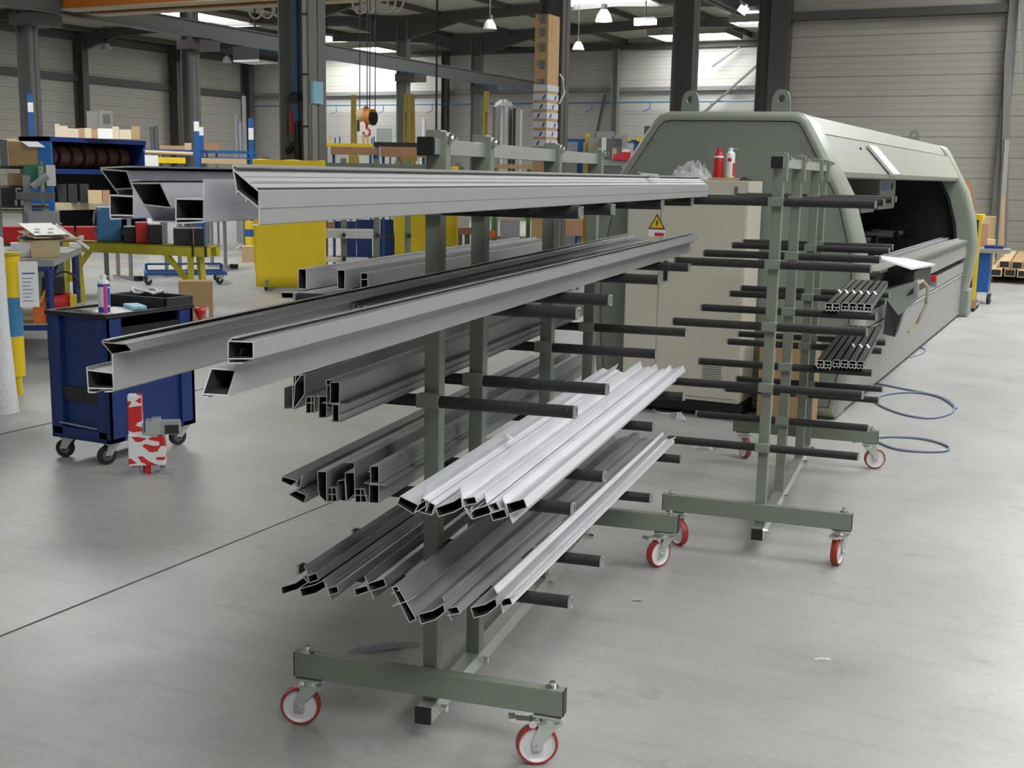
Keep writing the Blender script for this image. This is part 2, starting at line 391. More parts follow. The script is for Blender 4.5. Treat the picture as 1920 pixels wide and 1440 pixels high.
m = MB(); m.box((0,0,1.4),(0.12,0.1,0.4)); m.build('button_box','sign_y',pc)

# skylights; the near ones, out of view, are added to light racks and floor
sk = [(-16.1,4,3.2,1.6,4),(-16.1,16,3.2,1.6,6),(-16.1,36.5,3.2,2.3,8),(-16.4,50.4,3.4,1.2,2.4),(-12.6,46,1.6,.7,1.6),(-33.2,39,2.6,2,5),(-34.0,50.4,5.0,2,2.2),(-33.2,16,2.0,2,4),(-28,28,2,1.4,6),
      (1.1,8,3.0,3,2.6),(3.2,-2.5,4.0,3,4),(6.0,5,2.6,3,5),(1.1,17,4,3,6),(1.1,25,4,2,3)]
for i, s in enumerate(sk):
    x, y, wx = s[0], s[1], s[2]; ly = s[4]
    z = min(roof_z(x-wx/2), roof_z(x+wx/2)) - 0.24
    m = MB(); m.b2((x-wx/2,y-ly/2,z),(x+wx/2,y+ly/2,z+0.03)); o = m.build('window_%d'%(i+1),'sky'); struct(o)  # the near, unseen ones are added to light racks and floor
    f = MB()
    for sx in (-1,1): f.b2((x+sx*wx/2-0.03,y-ly/2,z-0.1),(x+sx*wx/2+0.03,y+ly/2,z+0.2))
    for sy in (-1,1): f.b2((x-wx/2,y+sy*ly/2-0.03,z-0.1),(x+wx/2,y+sy*ly/2+0.03,z+0.2))
    f.build('window_frame','hood',o)  # also made around the added unseen skylights

def bell_lamp(p, r, label, lit=False, wide=False):
    t = empty('bell_lamp', p, 0, label, 'lamp', 'bell lamps hanging under the roof')
    m = MB(); m.lathe([(r,0),(r*0.97,0.02),(r*0.75,r*0.75),(r*0.42,r*1.25),(r*0.38,r*1.3)],18); m.build('lamp_shade','greyp' if not lit else 'lampglow',t,smooth=True)
    m = MB(); m.cyl((0,0,r*1.3),(0,0,r*1.9),r*0.4); m.build('ballast_housing','black',t)
    m = MB(); m.cyl((0,0,r*1.9),(0,0,roof_z(p[0])-p[2]),0.015,n=6); m.build('hanger','dark',t)
    m = MB(); m.cyl((0,0,0.0),(0,0,0.01),r*0.9,n=18); m.build('reflector','lampglow' if lit else 'zinc',t)
    return t
for (px_,py_,Y,lb,lit) in ((918,55,34,'unlit bell lamp left of the leaning carton',False),(1084,94,40,'unlit bell lamp low against the back wall right of the carton',False),
        (1132,40,38,'bright bell lamp below the white skylight',True),(200,94,40,'small dim bell lamp near the left wall',False),(425,118,44,'tiny dim bell lamp left of the wide low lamp',False)):
    d = _ray(px_,py_); t_ = Y/d.y; p = Vector((d.x*t_,Y,CAM_H+d.z*t_))
    bell_lamp(p, 0.22 if not lit else 0.28, lb, lit)
d = _ray(479,118); t_ = 34/d.y
fh = empty('air_heater',(d.x*t_,34,CAM_H+d.z*t_),0,'wide ceiling heater with pale underside left of the big column','heater')
m = MB(); m.b2((-0.55,-0.5,0.06),(0.55,0.5,0.5)); m.build('casing','dark',fh)
m = MB(); m.b2((-0.55,-0.5,0),(0.55,0.5,0.06)); m.build('louvre','tape',fh)
m = MB(); m.cyl((0,0,0.5),(0,0,roof_z(fh.location.x)-fh.location.z),0.03); m.build('hanger','dark',fh)
tubes = (((1190,43),(1230,41),38,'fluorescent tube lamp under the roof beam left of the dark column'),((1282,44),(1297,43),38,'short visible fluorescent lamp just right of the dark column'),((604,73),(621,73),40,'small bright lamp at the right edge of the big grey column'),((1388,14),(1399,22),26,'bright lamp end at the top beside the dark corner column'))
for (a, b, Y, lb) in tubes:
    pa, pb = [Vector((_ray(*q).x*Y/_ray(*q).y, Y, CAM_H+_ray(*q).z*Y/_ray(*q).y)) for q in (a,b)]
    t = empty('tube_lamp', (pa+pb)/2, 0, lb, 'lamp')
    h = (pb-pa)/2; m = MB(); m.bar(-h,h,0.14,0.16); m.build('tube','tube',t)
    m = MB(); m.bar(-h+Vector((0,0,0.12)),h+Vector((0,0,0.12)),0.2,0.06); m.build('housing','greyp',t)
    m = MB(); m.cyl((0,0,0.12),(0,0,roof_z(t.location.x)-t.location.z),0.02,n=6); m.build('hanger','dark',t)

# fittings on the big column
c = cols[10.5]
def part_at_col(nm, mt, a, b): m = MB(); m.b2(a,b); return m.build(nm, mt, c)
m = MB(); m.cyl((-0.06,-0.06,2.45),(-0.06,-0.06,7.0),0.035); m.build('air_pipe','blue2',c)
m = MB(); m.cyl((-0.06,-0.06,1.75),(-0.06,-0.06,2.45),0.05); m.cyl((-0.06,-0.06,2.15),(-0.25,-0.06,2.0),0.045); m.cyl((-0.06,-0.06,2.75),(-0.06,-0.12,2.85),0.09); m.build('valve','black',c)
m = MB(); m.box((-0.14,-0.1,2.42),(0.03,0.03,0.3)); m.build('valve_handle','redp',c)
part_at_col('cable_duct','greyp',(0.18,-0.235,0.0),(0.24,-0.205,7.4))
m = MB(); m.b2((0.285,-0.17,1.85),(0.292,-0.03,2.75)); m.build('notice_strip','hood',c)
m = MB(); m.b2((0.282,-0.19,2.70),(0.34,0.05,3.02)); m.build('switch_box','cyan',c)
m = MB()
for z in (2.35,3.1,3.95): m.b2((0.17,-0.24,z),(0.245,-0.2,z+0.03))
m.build('duct_band','black',c)

# ---------------- profile trolleys ----------------
LEV = [1.610,1.335,1.058,0.780,0.503]     # centre height of the support arms
def caster(root, x, y, dirang, brake=False):
    """swivel caster: pivot at (x,y) under the beam, wheel trails towards dirang (local)"""
    c = empty('caster', (x,y,0)); c.parent = root
    dx, dy = math.cos(dirang), math.sin(dirang); cx, cy = dx*0.035, dy*0.035; ax = Vector((-dy,dx,0))
    mt = Matrix.Translation((cx,cy,0.0625)) @ ax.to_track_quat('Z','Y').to_matrix().to_4x4()
    m = MB(); m.lathe([(0.0525,-0.015),(0.0595,-0.016),(0.0625,-0.010),(0.0625,0.010),(0.0595,0.016),(0.0525,0.015)],36,mtx=mt,ring=True); m.build('tyre','red',c,smooth=True)
    m = MB(); m.lathe([(0.012,-0.019),(0.018,-0.019),(0.02,-0.010),(0.045,-0.009),(0.0528,-0.0155),(0.0528,0.0155),(0.045,0.009),(0.02,0.010),(0.018,0.019),(0.012,0.019)],36,mtx=mt); m.build('wheel_rim','white',c,smooth=True)
    f = MB()
    p0 = Vector((cx,cy,0.0625)); up = Vector((0,0,0.133))
    for s in (-1,1):
        o = ax*0.024*s
        d = Vector((dx,dy,0))
        q = [p0+o-d*0.014-Vector((0,0,0.012)), p0+o+d*0.014-Vector((0,0,0.012)), p0+o+d*0.016+Vector((0,0,0.02)), o+up+d*0.03, o+up-d*0.035, p0+o-d*0.018+Vector((0,0,0.02))]
        f.poly(q, ax*0.003*s)
    f.box((0,0,0.134),(0.075,0.075,0.004),rz=dirang,bev=0); f.cyl((0,0,0.136),(0,0,0.148),0.03); f.cyl(p0-ax*0.032,p0+ax*0.032,0.008,n=8)
    f.build('fork','zinc',c)
    m = MB(); m.box((0,0,0.153),(0.085,0.06,0.006)); m.build('top_plate','chrome',c)
    if brake:
        b = MB(); d = Vector((dx,dy,0)); b.bar(Vector((0,0,0.132))+d*0.02,Vector((0,0,0.142))+d*0.115,0.034,0.008); b.cyl(Vector((0,0,0.130))+d*0.05-ax*0.02,Vector((0,0,0.130))+d*0.05+ax*0.02,0.012); b.bar(Vector((0,0,0.145))+d*0.11-ax*0.02,Vector((0,0,0.145))+d*0.11+ax*0.02,0.02,0.01)
        b.build('brake_pedal','chrome',c)
    return c
def trolley(loc, rz, ys, y_front, y_rear, pcx, dx, label, casters, lev=LEV, grp='wheeled profile trolleys with black cantilever arms'):
    t = empty('profile_trolley', loc, rz, label, 'trolley', grp)
    px0, px1 = pcx-0.023, pcx+0.023
    for y in ys:
        m = MB(); m.b2((px0,y+0.018,0.075),(px1,y+0.068,1.828)); m.b2((px1-0.004,y+0.018,1.70),(px1+0.016,y+0.060,1.822))
        p = m.build('post','green',t,bevel=0.003)
        b = MB(); b.cyl((px1+0.0,y+0.04,0.10),(px1+0.026,y+0.04,0.10),0.012,n=6); b.build('bolt','chrome',p)
        b = MB(); b.cyl((px1+0.014,y+0.04,1.805),(px1+0.028,y+0.04,1.805),0.013,n=6); b.cyl((px1+0.012,y+0.04,1.805),(px1+0.04,y+0.04,1.805),0.006,n=8)
        b.build('bolt','chrome',p)
        for z in lev:
            for s in (-1,1):
                a = MB(); a.cyl((s*0.033+pcx*0.6,y,z),(s*0.425,y,z),0.0185,n=16)
                arm = a.build('support_arm','foam',t,smooth=True)
                e = MB(); xx = s*0.430
                e.b2((xx-0.005,y-0.014,z-0.016),(xx+0.003,y-0.011,z+0.016)); e.b2((xx-0.005,y+0.011,z-0.016),(xx+0.003,y+0.014,z+0.016))
                e.b2((xx-0.005,y-0.014,z+0.013),(xx+0.003,y+0.014,z+0.016)); e.b2((xx-0.005,y-0.014,z-0.016),(xx+0.003,y+0.014,z-0.013))
                e.build('tube_end','zinc',arm)
            k_ = MB(); k_.b2((pcx-0.034,y-0.021,z-0.018),(pcx+0.034,y+0.020,z+0.021)); k_.build('arm_clamp','green',arm,bevel=0.002)
    yf, yr = ys[0]-0.03, ys[-1]+0.09
    m = MB(); m.b2((pcx-0.018,yf,1.760),(pcx+0.0225,yr,1.803)); m.build('top_rail','zinc',t)
    m = MB(); m.b2((pcx-0.024,yf,0.078),(pcx+0.024,y_rear+0.05,0.128)); m.build('bottom_rail','zinc',t)
    for z, q in ((1.781,0.026),(0.103,0.026)):
        m = MB(); m.b2((pcx-q,yf-0.012,z-q),(pcx+q,yf,z+q)); m.build('end_cap','black',t,bevel=0.003)
    for y in (y_front, y_rear):
        m = MB(); m.b2((dx-0.432,y,0.157),(dx+0.432,y+0.039,0.236)); b_ = m.build('base_beam','green',t,bevel=0.003)
        for s in (-1,1):
            m = MB(); m.b2((dx+s*0.4325-0.002,y+0.001,0.158),(dx+s*0.4325+0.002,y+0.038,0.235)); m.build('beam_cap','black',b_)
            m = MB(); m.cyl((dx+s*0.395,y+0.02,0.236),(dx+s*0.395,y+0.02,0.240),0.020,n=16); m.cyl((dx+s*0.395,y+0.02,0.238),(dx+s*0.395,y+0.02,0.255),0.010,n=6); m.build('bolt','chrome',b_)
    for (x, y, a, bk) in casters: caster(t, x, y, a, bk)
    return t
T1 = R(8.78); T2 = R(6.26)
cl = math.atan2(-0.44,-0.898)     # picture-left direction in the hall
tr1 = trolley((-1.712,2.968,0), T1, [0,0.392,1.207,1.889], -0.02, 1.925, -0.008, -0.013, 'front profile trolley loaded with long aluminium profiles on both sides',
   [(-0.395,0,cl-T1,False),(0.375,0,cl-T1+R(5),True),(-0.395,1.945,cl-T1+R(40),False),(0.36,1.945,cl-T1+R(38),True)])
tr2 = trolley((-1.333,5.309,0), T2, [0,0.667,1.498,1.880], 0.0, 1.955, 0.008, -0.013, 'second profile trolley, nearly empty, standing before the green machine',
   [(-0.385,0.02,cl-T2+R(115),False),(0.375,0.02,cl-T2+R(58),True),(-0.385,1.97,cl-T2+R(105),False),(0.375,1.97,cl-T2+R(180),False)])

# ---------------- aluminium profiles ----------------
CX, CY, CZ = 1.239, -3.195, 1.706      # viewer position in the front trolley's frame
P = {
 'A1low': (-1.6, [[(90,1663),(132,1662),(131,1633),(89,1633),(90,1663)],[(133,1684),(131,1630)],[(89,1633),(90,1627),(109,1628)]]),
 'A1up': (-1.6, [[(75,1704),(122,1702),(131,1676),(100,1674),(75,1704)],[(75,1706),(129,1709)],[(100,1674),(111,1661)]]),
 'A2low': (-1.66, [[(245,1657),(291,1657),(290,1629),(244,1628),(245,1657)],[(292,1686),(290,1625)],[(244,1628),(244,1622),(264,1623)],[(264,1623),(290,1625)]]),
 'A2up': (-1.66, [[(170,1697),(219,1698),(239,1662),(191,1666),(170,1697)],[(191,1666),(207,1641),(240,1641)],[(170,1697),(171,1701),(186,1702)]]),
 'A3': (-1.64, [[(328,1707),(369,1677),(370,1653),(333,1678),(328,1707)],[(369,1678),(369,1630),(355,1629)],[(328,1707),(327,1714),(337,1711)],[(356,1687),(356,1691)],[(344,1698),(344,1694)],[(333,1678),(333,1672)],[(348,1667),(348,1662)]]),
 'B1low': (-1.6, [[(35,1385),(82,1383),(83,1358),(36,1356),(35,1385)],[(83,1413),(83,1355)],[(35,1390),(35,1385)],[(36,1356),(36,1349),(49,1350)],[(66,1352),(82,1354)]]),
 'B1up': (-1.6, [[(65,1437),(110,1436),(120,1424),(83,1415),(65,1437)],[(65,1437),(67,1441),(78,1441)]]),
 'B3low': (-1.55, [[(230,1392),(274,1392),(256,1356),(211,1355),(230,1392)],[(289,1424),(256,1355)],[(211,1355),(209,1351),(221,1352)]]),
 'B3up': (-1.55, [[(260,1443),(304,1444),(304,1418),(259,1415),(260,1443)],[(259,1415),(260,1408)],[(260,1443),(268,1449),(276,1449)],[(260,1408),(285,1410)]]),
 'B2': (-0.8, [[(20,1415),(39,1413),(39,1395),(21,1394),(20,1415)],[(20,1423),(45,1420),(45,1414)]]),
 'BL1': (0.1, [[(-505,1410),(-479,1411),(-480,1350),(-506,1351),(-505,1410)]]),
 'BL2': (0.15, [[(-399,1405),(-374,1406),(-375,1348),(-398,1347),(-399,1405)],[(-415,1412),(-399,1413),(-399,1388)],[(-412,1388),(-399,1388)]]),
 'BL3': (0.2, [[(-344,1404),(-321,1403),(-321,1357),(-344,1356),(-344,1404)],[(-344,1384),(-322,1385)]]),
 'BL4': (0.05, [[(-539,1338),(-485,1339),(-478,1322),(-536,1321),(-539,1338)],[(-562,1321),(-473,1321)]]),
 'C1': (-0.35, [[(-262,1165),(-230,1168),(-230,1160),(-259,1118),(-262,1165)],[(-263,1121),(-263,1055),(-289,1053),(-288,1110)]]),
 'C2': (-0.35, [[(-253,1149),(-227,1151),(-228,1098),(-262,1055),(-257,1104),(-253,1149)]]),
 'C3': (-0.38, [[(-208,1107),(-184,1111),(-185,1067),(-208,1064),(-208,1107)],[(-210,1091),(-184,1093)],[(-193,1108),(-194,1066)]]),
 'C4': (-0.42, [[(-150,1123),(-128,1125),(-129,1069),(-151,1067),(-150,1123)],[(-159,1123),(-147,1124)],[(-130,1097),(-120,1095)]]),
 'C5': (-0.42, [[(-130,1177),(-104,1179),(-110,1166),(-127,1164),(-130,1177)],[(-127,1164),(-128,1132)]]),
 'C6': (-0.46, [[(-98,1170),(-72,1172),(-73,1118),(-98,1116),(-98,1170)],[(-121,1115),(-52,1116)],[(-92,1113),(-75,1114),(-75,1069),(-92,1067),(-92,1113)],[(-99,1086),(-93,1086)],[(-75,1088),(-69,1088)],[(-99,1069),(-69,1069)]]),
 'D1': (-0.28, [[(-335,861),(-339,848),(-309,837),(-288,853),(-335,861)],[(-272,873),(-284,831),(-316,811)],[(-316,811),(-297,825),(-261,814),(-270,791),(-316,811)]]),
 'D2': (-0.25, [[(-242,902),(-215,904),(-215,816),(-235,831),(-240,850),(-242,902)]]),
 'D3': (-0.24, [[(-218,852),(-191,855),(-188,816),(-217,813),(-218,852)],[(-218,833),(-189,836)],[(-204,854),(-204,814)]]),
 'D4': (-0.22, [[(-195,856),(-173,862),(-170,800),(-191,802),(-195,856)]]),
 'D5': (-0.22, [[(-172,883),(-144,886),(-143,824),(-167,801),(-172,883)],[(-173,912),(-144,914),(-144,886)]]),
 'D6': (-0.22, [[(-142,834),(-116,838),(-106,801),(-141,797),(-142,834)],[(-143,817),(-106,820)],[(-125,835),(-125,799)]]),
 'D7': (-0.21, [[(-100,895),(-75,898),(-75,850),(-98,848),(-100,895)],[(-119,846),(-51,845)],[(-103,843),(-75,844),(-75,792),(-103,791),(-103,843)],[(-107,879),(-99,880)],[(-75,882),(-69,883)],[(-75,867),(-69,867)]]),
 'W1': (-0.27, [[(3,840),(55,821),(78,839),(77,820),(41,795),(-6,819),(3,840)]]),
 'W2': (-0.27, [[(79,832),(116,817),(106,788),(59,796),(79,832)],[(91,859),(79,832)],[(97,823),(88,796)],[(59,796),(55,786)]]),
 'W3': (-0.27, [[(118,809),(170,833),(190,848),(194,819),(170,803),(127,786),(118,809)]]),
 'W4': (-0.26, [[(191,842),(225,851),(232,834),(195,823),(191,842)],[(182,874),(191,842),(197,816),(208,800),(217,789)],[(208,800),(247,836)]]),
 'W5': (-0.26, [[(214,805),(285,836),(297,815),(220,783),(214,805)],[(251,857),(259,830)],[(216,818),(214,805)],[(262,826),(272,806)]]),
 'W6': (-0.26, [[(313,823),(361,842),(371,819),(321,796),(313,823)],[(301,841),(332,772)],[(268,794),(309,809),(317,788),(277,773),(268,794)]]),
 'E1': (-0.27, [[(-350,544),(-304,562),(-279,581),(-265,569),(-299,543),(-345,524),(-350,544)]]),
 'E2': (-0.27, [[(-265,585),(-239,598),(-231,579),(-261,565),(-265,585)],[(-276,615),(-265,585)],[(-273,600),(-263,601)]]),
 'E3': (-0.27, [[(-291,539),(-244,557),(-216,573),(-210,554),(-240,532),(-284,517),(-291,539)]]),
 'E4': (-0.27, [[(-205,577),(-175,588),(-170,569),(-203,557),(-205,577)],[(-218,603),(-205,577),(-194,543)],[(-213,588),(-205,589)]]),
 'E5': (-0.22, [[(-104,553),(-56,574),(-48,552),(-96,531),(-104,553)],[(-114,575),(-86,509)],[(-146,532),(-107,547),(-101,531),(-141,512),(-146,532)]]),
 'F1': (-0.35, [[(25,609),(40,614),(95,529),(76,517),(25,609)],[(25,556),(72,577),(96,595)],[(39,600),(48,604)],[(31,594),(22,590)]]),
 'F2': (-0.35, [[(100,527),(144,545),(174,566),(176,544),(149,519),(110,502),(100,527)]]),
 'F3': (-0.3, [[(164,542),(193,553),(202,535),(164,523),(164,542)],[(151,576),(164,542),(177,510)],[(154,558),(163,559)]]),
 'F4': (-0.26, [[(217,542),(258,557),(288,578),(293,557),(263,529),(227,514),(217,542)]]),
 'F5': (-0.2, [[(283,554),(309,565),(317,546),(288,535),(283,554)],[(262,588),(282,555),(290,516)],[(268,573),(277,574)],[(309,565),(324,573)]]),
}
P['B4'] = (-0.8, [[(20,1385),(72,1385),(72,1413),(20,1413),(20,1385)],[(20,1413),(20,1423),(26,1423)],[(34,1413),(34,1421)],[(48,1413),(48,1420),(53,1420)],[(66,1413),(66,1419)]])
GRV = {'B4':((27,1413,33,1413),(36,1413,46,1413),(55,1413,64,1413)),'A3':((331,1703,335.5,1700),(351,1689.8,352.5,1688.8),(364.5,1681,368,1678.7)),'A1up':((93,1707,101,1707.5),(112,1708,116,1708.3)),
  'A2up':((188,1697.4,195,1697.5),(207,1697.8,210,1697.8)),'B1up':((80,1436.7,86,1436.5),(98,1436.3,101,1436.2)),'B3up':((277,1443.4,283,1443.5),(293,1443.8,296,1443.8)),
  'B2':((27,1422.2,33,1421.5),),'W2':((88,828.4,89.6,827.7),(100,823.5,101.6,822.8)),'W4':((205,845.7,206.6,846.1),),'W3':(),}
MITRE = {'A1up':-0.84,'A2up':-0.68,'B1up':-0.78,'B3low':0.51}
LVL = [1.628,1.353,1.076,0.798,0.521]
def profile(key, y1, mt, label, group, turn=0.0, dz=None, dxx=0.0, t=0.0022):
    yn, strokes = P[key]
    pts = [(a/1000.0, b/1000.0) for s in strokes for a, b in s]
    zmin = min(p[1] for p in pts); zc = sum(p[1] for p in pts)/len(pts); xc = sum(p[0] for p in pts)/len(pts)
    if dz is None:
        near = min(LVL, key=lambda v: abs(v-zmin)); dz = (near+0.001-zmin) if abs(near-zmin) < 0.03 else 0.0
    s = MITRE.get(key, 0.0)
    base = empty('tmp',(0,0,0))
    bpy.data.objects.remove(base)
    m = MB()
    def vert(x, z, far):
        xs = x - s*(z-zc); y = (y1 if far else yn + (s/0.727)*(z-zc))
        return (xs-xc, y-yn, z-zmin)
    inner = set()
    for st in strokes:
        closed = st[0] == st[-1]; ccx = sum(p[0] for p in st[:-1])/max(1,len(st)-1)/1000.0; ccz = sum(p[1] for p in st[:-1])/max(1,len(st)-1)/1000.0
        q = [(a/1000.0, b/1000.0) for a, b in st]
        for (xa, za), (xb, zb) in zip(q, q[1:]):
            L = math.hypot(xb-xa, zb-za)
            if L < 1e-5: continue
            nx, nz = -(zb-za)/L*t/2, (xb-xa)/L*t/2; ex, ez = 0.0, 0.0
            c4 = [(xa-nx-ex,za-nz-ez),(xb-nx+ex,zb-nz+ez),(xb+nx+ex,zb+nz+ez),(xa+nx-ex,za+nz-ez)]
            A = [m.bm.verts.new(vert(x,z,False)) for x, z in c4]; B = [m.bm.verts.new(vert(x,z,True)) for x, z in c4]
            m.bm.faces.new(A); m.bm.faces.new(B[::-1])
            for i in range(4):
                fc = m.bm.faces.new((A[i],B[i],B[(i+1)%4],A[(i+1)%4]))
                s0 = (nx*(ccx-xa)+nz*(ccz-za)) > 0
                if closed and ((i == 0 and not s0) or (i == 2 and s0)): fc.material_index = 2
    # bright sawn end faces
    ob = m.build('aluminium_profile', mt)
    me = ob.data; me.materials.append(M['aluend']); me.materials.append(M['shadein'])
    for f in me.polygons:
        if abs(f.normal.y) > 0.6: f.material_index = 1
    for (gx0, gz0, gx1, gz1) in GRV.get(key, ()):      # dark gasket grooves running along the top faces
        g = MB(); L = math.hypot(gx1-gx0, gz1-gz0); nx, nz = -(gz1-gz0)/L, (gx1-gx0)/L
        if nz < 0: nx, nz = -nx, -nz
        o_ = 0.0013
        c4 = [(gx0/1000+nx*o_,gz0/1000+nz*o_),(gx1/1000+nx*o_,gz1/1000+nz*o_)]
        rows = [[(lambda v: g.bm.verts.new(v))(vert(x,z,fr_)) for x, z in c4] for fr_ in (False,True)]
        g.bm.faces.new((rows[0][0],rows[0][1],rows[1][1],rows[1][0]))
        g.build('gasket_groove','black',ob)
    ct, stn = math.cos(T1), math.sin(T1)
    lx, ly = xc+dxx, yn
    ob.location = (-1.712+lx*ct-ly*stn, 2.968+lx*stn+ly*ct, zmin+dz)
    ob.rotation_euler = (0,0,T1+R(turn))
    tag(ob, label, 'profile', group)
    return ob
gA, gB, gC, gD, gW, gE = ('big silver profiles on the top arms','long silver profiles on the second right arms','box profiles on the third left arms','box profiles on the fourth left arms','bright silver profiles on the fourth right arms','profiles on the lowest arms')
profile('A1low',1.55,'alul','square-cut silver box profile at the far left of the top load',gA,-0.3)
profile('A1up',1.55,'alul','mitred profile lying on the leftmost box profile of the top load',gA,-0.3)
profile('A2low',1.60,'alul','square-cut silver box profile with tall web in the middle of the top load',gA,-0.3)
profile('A2up',1.55,'alul','mitred profile with big dark opening in the middle of the top load',gA,-0.3)
profile('A3',2.18,'alu','wide sloping-topped silver profile at the front right of the top load',gA,-1.2)
profile('B1low',2.45,'alu','silver profile with tall web, leftmost end of the second right load',gB,0.6)
profile('B1up',2.45,'alu','mitred profile resting above the leftmost web of the second right load',gB,0.6)
for i_, (dx_, y_, l_) in enumerate(((0.0,-0.8,'shorter dark finned profile starting further back on the second level'),(0.058,-0.7,'dark finned profile in the middle of the second right load'),(0.116,-0.62,'dark finned profile right of the middle one on the second level'),(0.174,-0.74,'dark finned profile tucked against the stacked square one'))):
    P['B4'] = (y_, P['B4'][1]); profile('B4',2.45+0.03*i_,'alud',l_,gB,-1.2,dxx=dx_,dz=-0.012*(i_ > 0))
profile('B3low',2.67,'alu','long silver profile with slanted cut and tall web at the right of the second level',gB,-0.7)
profile('B3up',2.6,'alu','square hollow profile stacked above the slanted-cut one on the second level',gB,-0.7)
for k_, l in (('BL1','upright silver box profile, leftmost on the second left arms'),('BL2','upright silver box profile with side fin, middle of the second left arms'),('BL3','upright silver box profile, rightmost on the second left arms')):
    profile(k_,2.3,'alu' if k_ == 'BL1' else 'alud',l,'upright profiles on the second left arms',0,dxx=0.03)
profile('BL4',2.0,'alud','flat dark profile lying lowest at the left tip of the second left arms','upright profiles on the second left arms',0,dz=0.008,dxx=0.03)
for k_, l in (('C1','thin L-shaped profile at the left edge of the third left load'),('C2','tall open silver profile second from left in the third left load'),('C3','small chambered profile low in the third left load'),('C4','upright box profile low in the middle of the third left load'),('C5','dark-slotted profile behind the tall right box of the third left load'),('C6','tall double box profile with cross flange at the right of the third left load')):
    profile(k_,2.25,'alu' if k_ in ('C2','C6','C4') else 'alud',l,gC,0.3)
for k_, l in (('D1','tilted twin-box profile at the left of the fourth left load'),('D2','tall narrow box profile second in the fourth left load'),('D3','small square chambered profile low beside the tall narrow box'),('D4','narrow upright box profile low in the centre of the fourth left load'),('D5','tall box profile in the centre of the fourth left load'),('D6','small double chamber profile low right of centre in the fourth left load'),('D7','double box profile with cross flange at the right of the fourth left load')):
    profile(k_,2.2,'alud',l,gD,0.3)
for k_, l, y1 in (('W1','bright flat box profile at the left edge of the fourth right load',2.12),('W2','grooved bright profile with a paper tag, second from left',2.1),('W3','bright bent box profile third from left of the fourth right load',2.12),('W4','bright profile with many fins in the middle of the fourth right load',2.15),('W5','bright broad profile second from right of the fourth right load',2.17),('W6','bright double box profile at the right edge of the fourth right load',2.18)):
    profile(k_,y1,'aluw',l,gW,-0.3 if k_ == 'W6' else 0.0,dxx=0.012 if k_ == 'W1' else 0.0)
for k_, l in (('E1','dark bent box profile, leftmost of the lowest load'),('E2','small finned dark profile above the leftmost bent one'),('E3','dark bent box profile second from left of the lowest load'),('E4','small finned dark profile just left of the front post'),('E5','dark twin box profile under the front post of the lowest load')):
    profile(k_,1.95,'alud',l,gE,0.3)
for k_, l, tn in (('F1','wide steeply tilted box profile in the middle of the lowest load',-0.6),('F2','bent box profile at the lowest point of the lowest load',-0.6),('F3','small finned profile right of the bent box on the lowest arms',-1.5),('F4','bent box profile near the right end of the lowest load',-1.2),('F5','light finned profile at the right edge of the lowest load',-1.6)):
    profile(k_,2.0,'alud' if k_ != 'F5' else 'aluw',l,gE,tn)
# paper tags on the loads
def loc1(x, y, z): return Vector((-1.712+x*math.cos(T1)-y*math.sin(T1), 2.968+x*math.sin(T1)+y*math.cos(T1), z))
def sticker(p, rz, w_, l_, mt, label, tilt=0.15, name='paper_tag', cat='tag'):
    m = MB(); n = 5
    g = [[(-w_/2+w_*i/(n-1), -l_/2, 0.008*math.sin(i*1.3)), (-w_/2+w_*i/(n-1), l_/2, 0.008*math.sin(i*1.3)+tilt*0.02)] for i in range(n)]
    m.quads(g); o = m.build(name, mt, None, p, rz, solid=0.0006); return tag(o, label, cat)
sticker(loc1(0.10,0.44,0.866),T1+R(20),0.05,0.03,'tape','small white tape flag on the bright profiles of the fourth right load')
sticker(loc1(0.40,1.10,1.712),T1+R(70),0.012,0.07,'tape','strip of white tape across the top profile load')

# bundles of dark profiles with shiny tape on the second trolley
def loc2(x, y, z): return Vector((-1.333+x*math.cos(T2)-y*math.sin(T2), 5.309+x*math.sin(T2)+y*math.cos(T2), z))
M['aludk'] = mat('dark_anodised_aluminium', (0.05,0.06,0.053), 0.35, 0.2)
def small_profile(x, y0, y1, z, wd, hg, label, grp, cat='profile'):
    m = MB(); t = 0.003
    for a, b in (((0,0),(wd,t)),((0,hg-t),(wd,hg)),((0,0),(t,hg)),((wd-t,0),(wd,hg)),((0,hg*0.45),(wd,hg*0.45+t)),((wd*0.5,0),(wd*0.5+t,hg*0.45)),((wd*0.2,-0.006),(wd*0.2+t,0)),((wd*0.8,-0.006),(wd*0.8+t,0))):
        m.b2((a[0],0,a[1]),(b[0],y1-y0,b[1]))
    o = m.build('aluminium_profile','aludk',None,loc2(x,y0,z+0.006),T2)
    o.data.materials.append(M['aluend'])
    for f in o.data.polygons:
        if abs(f.normal.y) > 0.6: f.material_index = 1
    tag(o,label,cat,grp); return o
names = ['leftmost','second','third','fourth','fifth','rightmost']
for lv, zz, y0, xs in (('upper',1.077,0.66,(0.19,0.225,0.262,0.298,0.335,0.37)),('lower',0.799,0.62,(0.17,0.205,0.242,0.280,0.318,0.355))):
    for i, x in enumerate(xs):
        z_ = zz + (0.0 if i in (1,) else 0.0)
        small_profile(x, y0-(0.06 if i in (0,1) else 0), 2.15, zz, 0.034, 0.036, '%s dark profile of the %s bundle on the right arms of the second trolley' % (names[i], lv), 'dark profiles bundled on the second trolley')
        if lv == 'upper' or i > 2:
            q = loc2(x+0.017, y0+0.50, zz+0.052)
            sticker(q, T2+R(-35), 0.03, 0.012, 'tape', 'white tape scrap on the %s profile of the %s bundle' % (names[i], lv), name='tape_scrap', cat='tape')

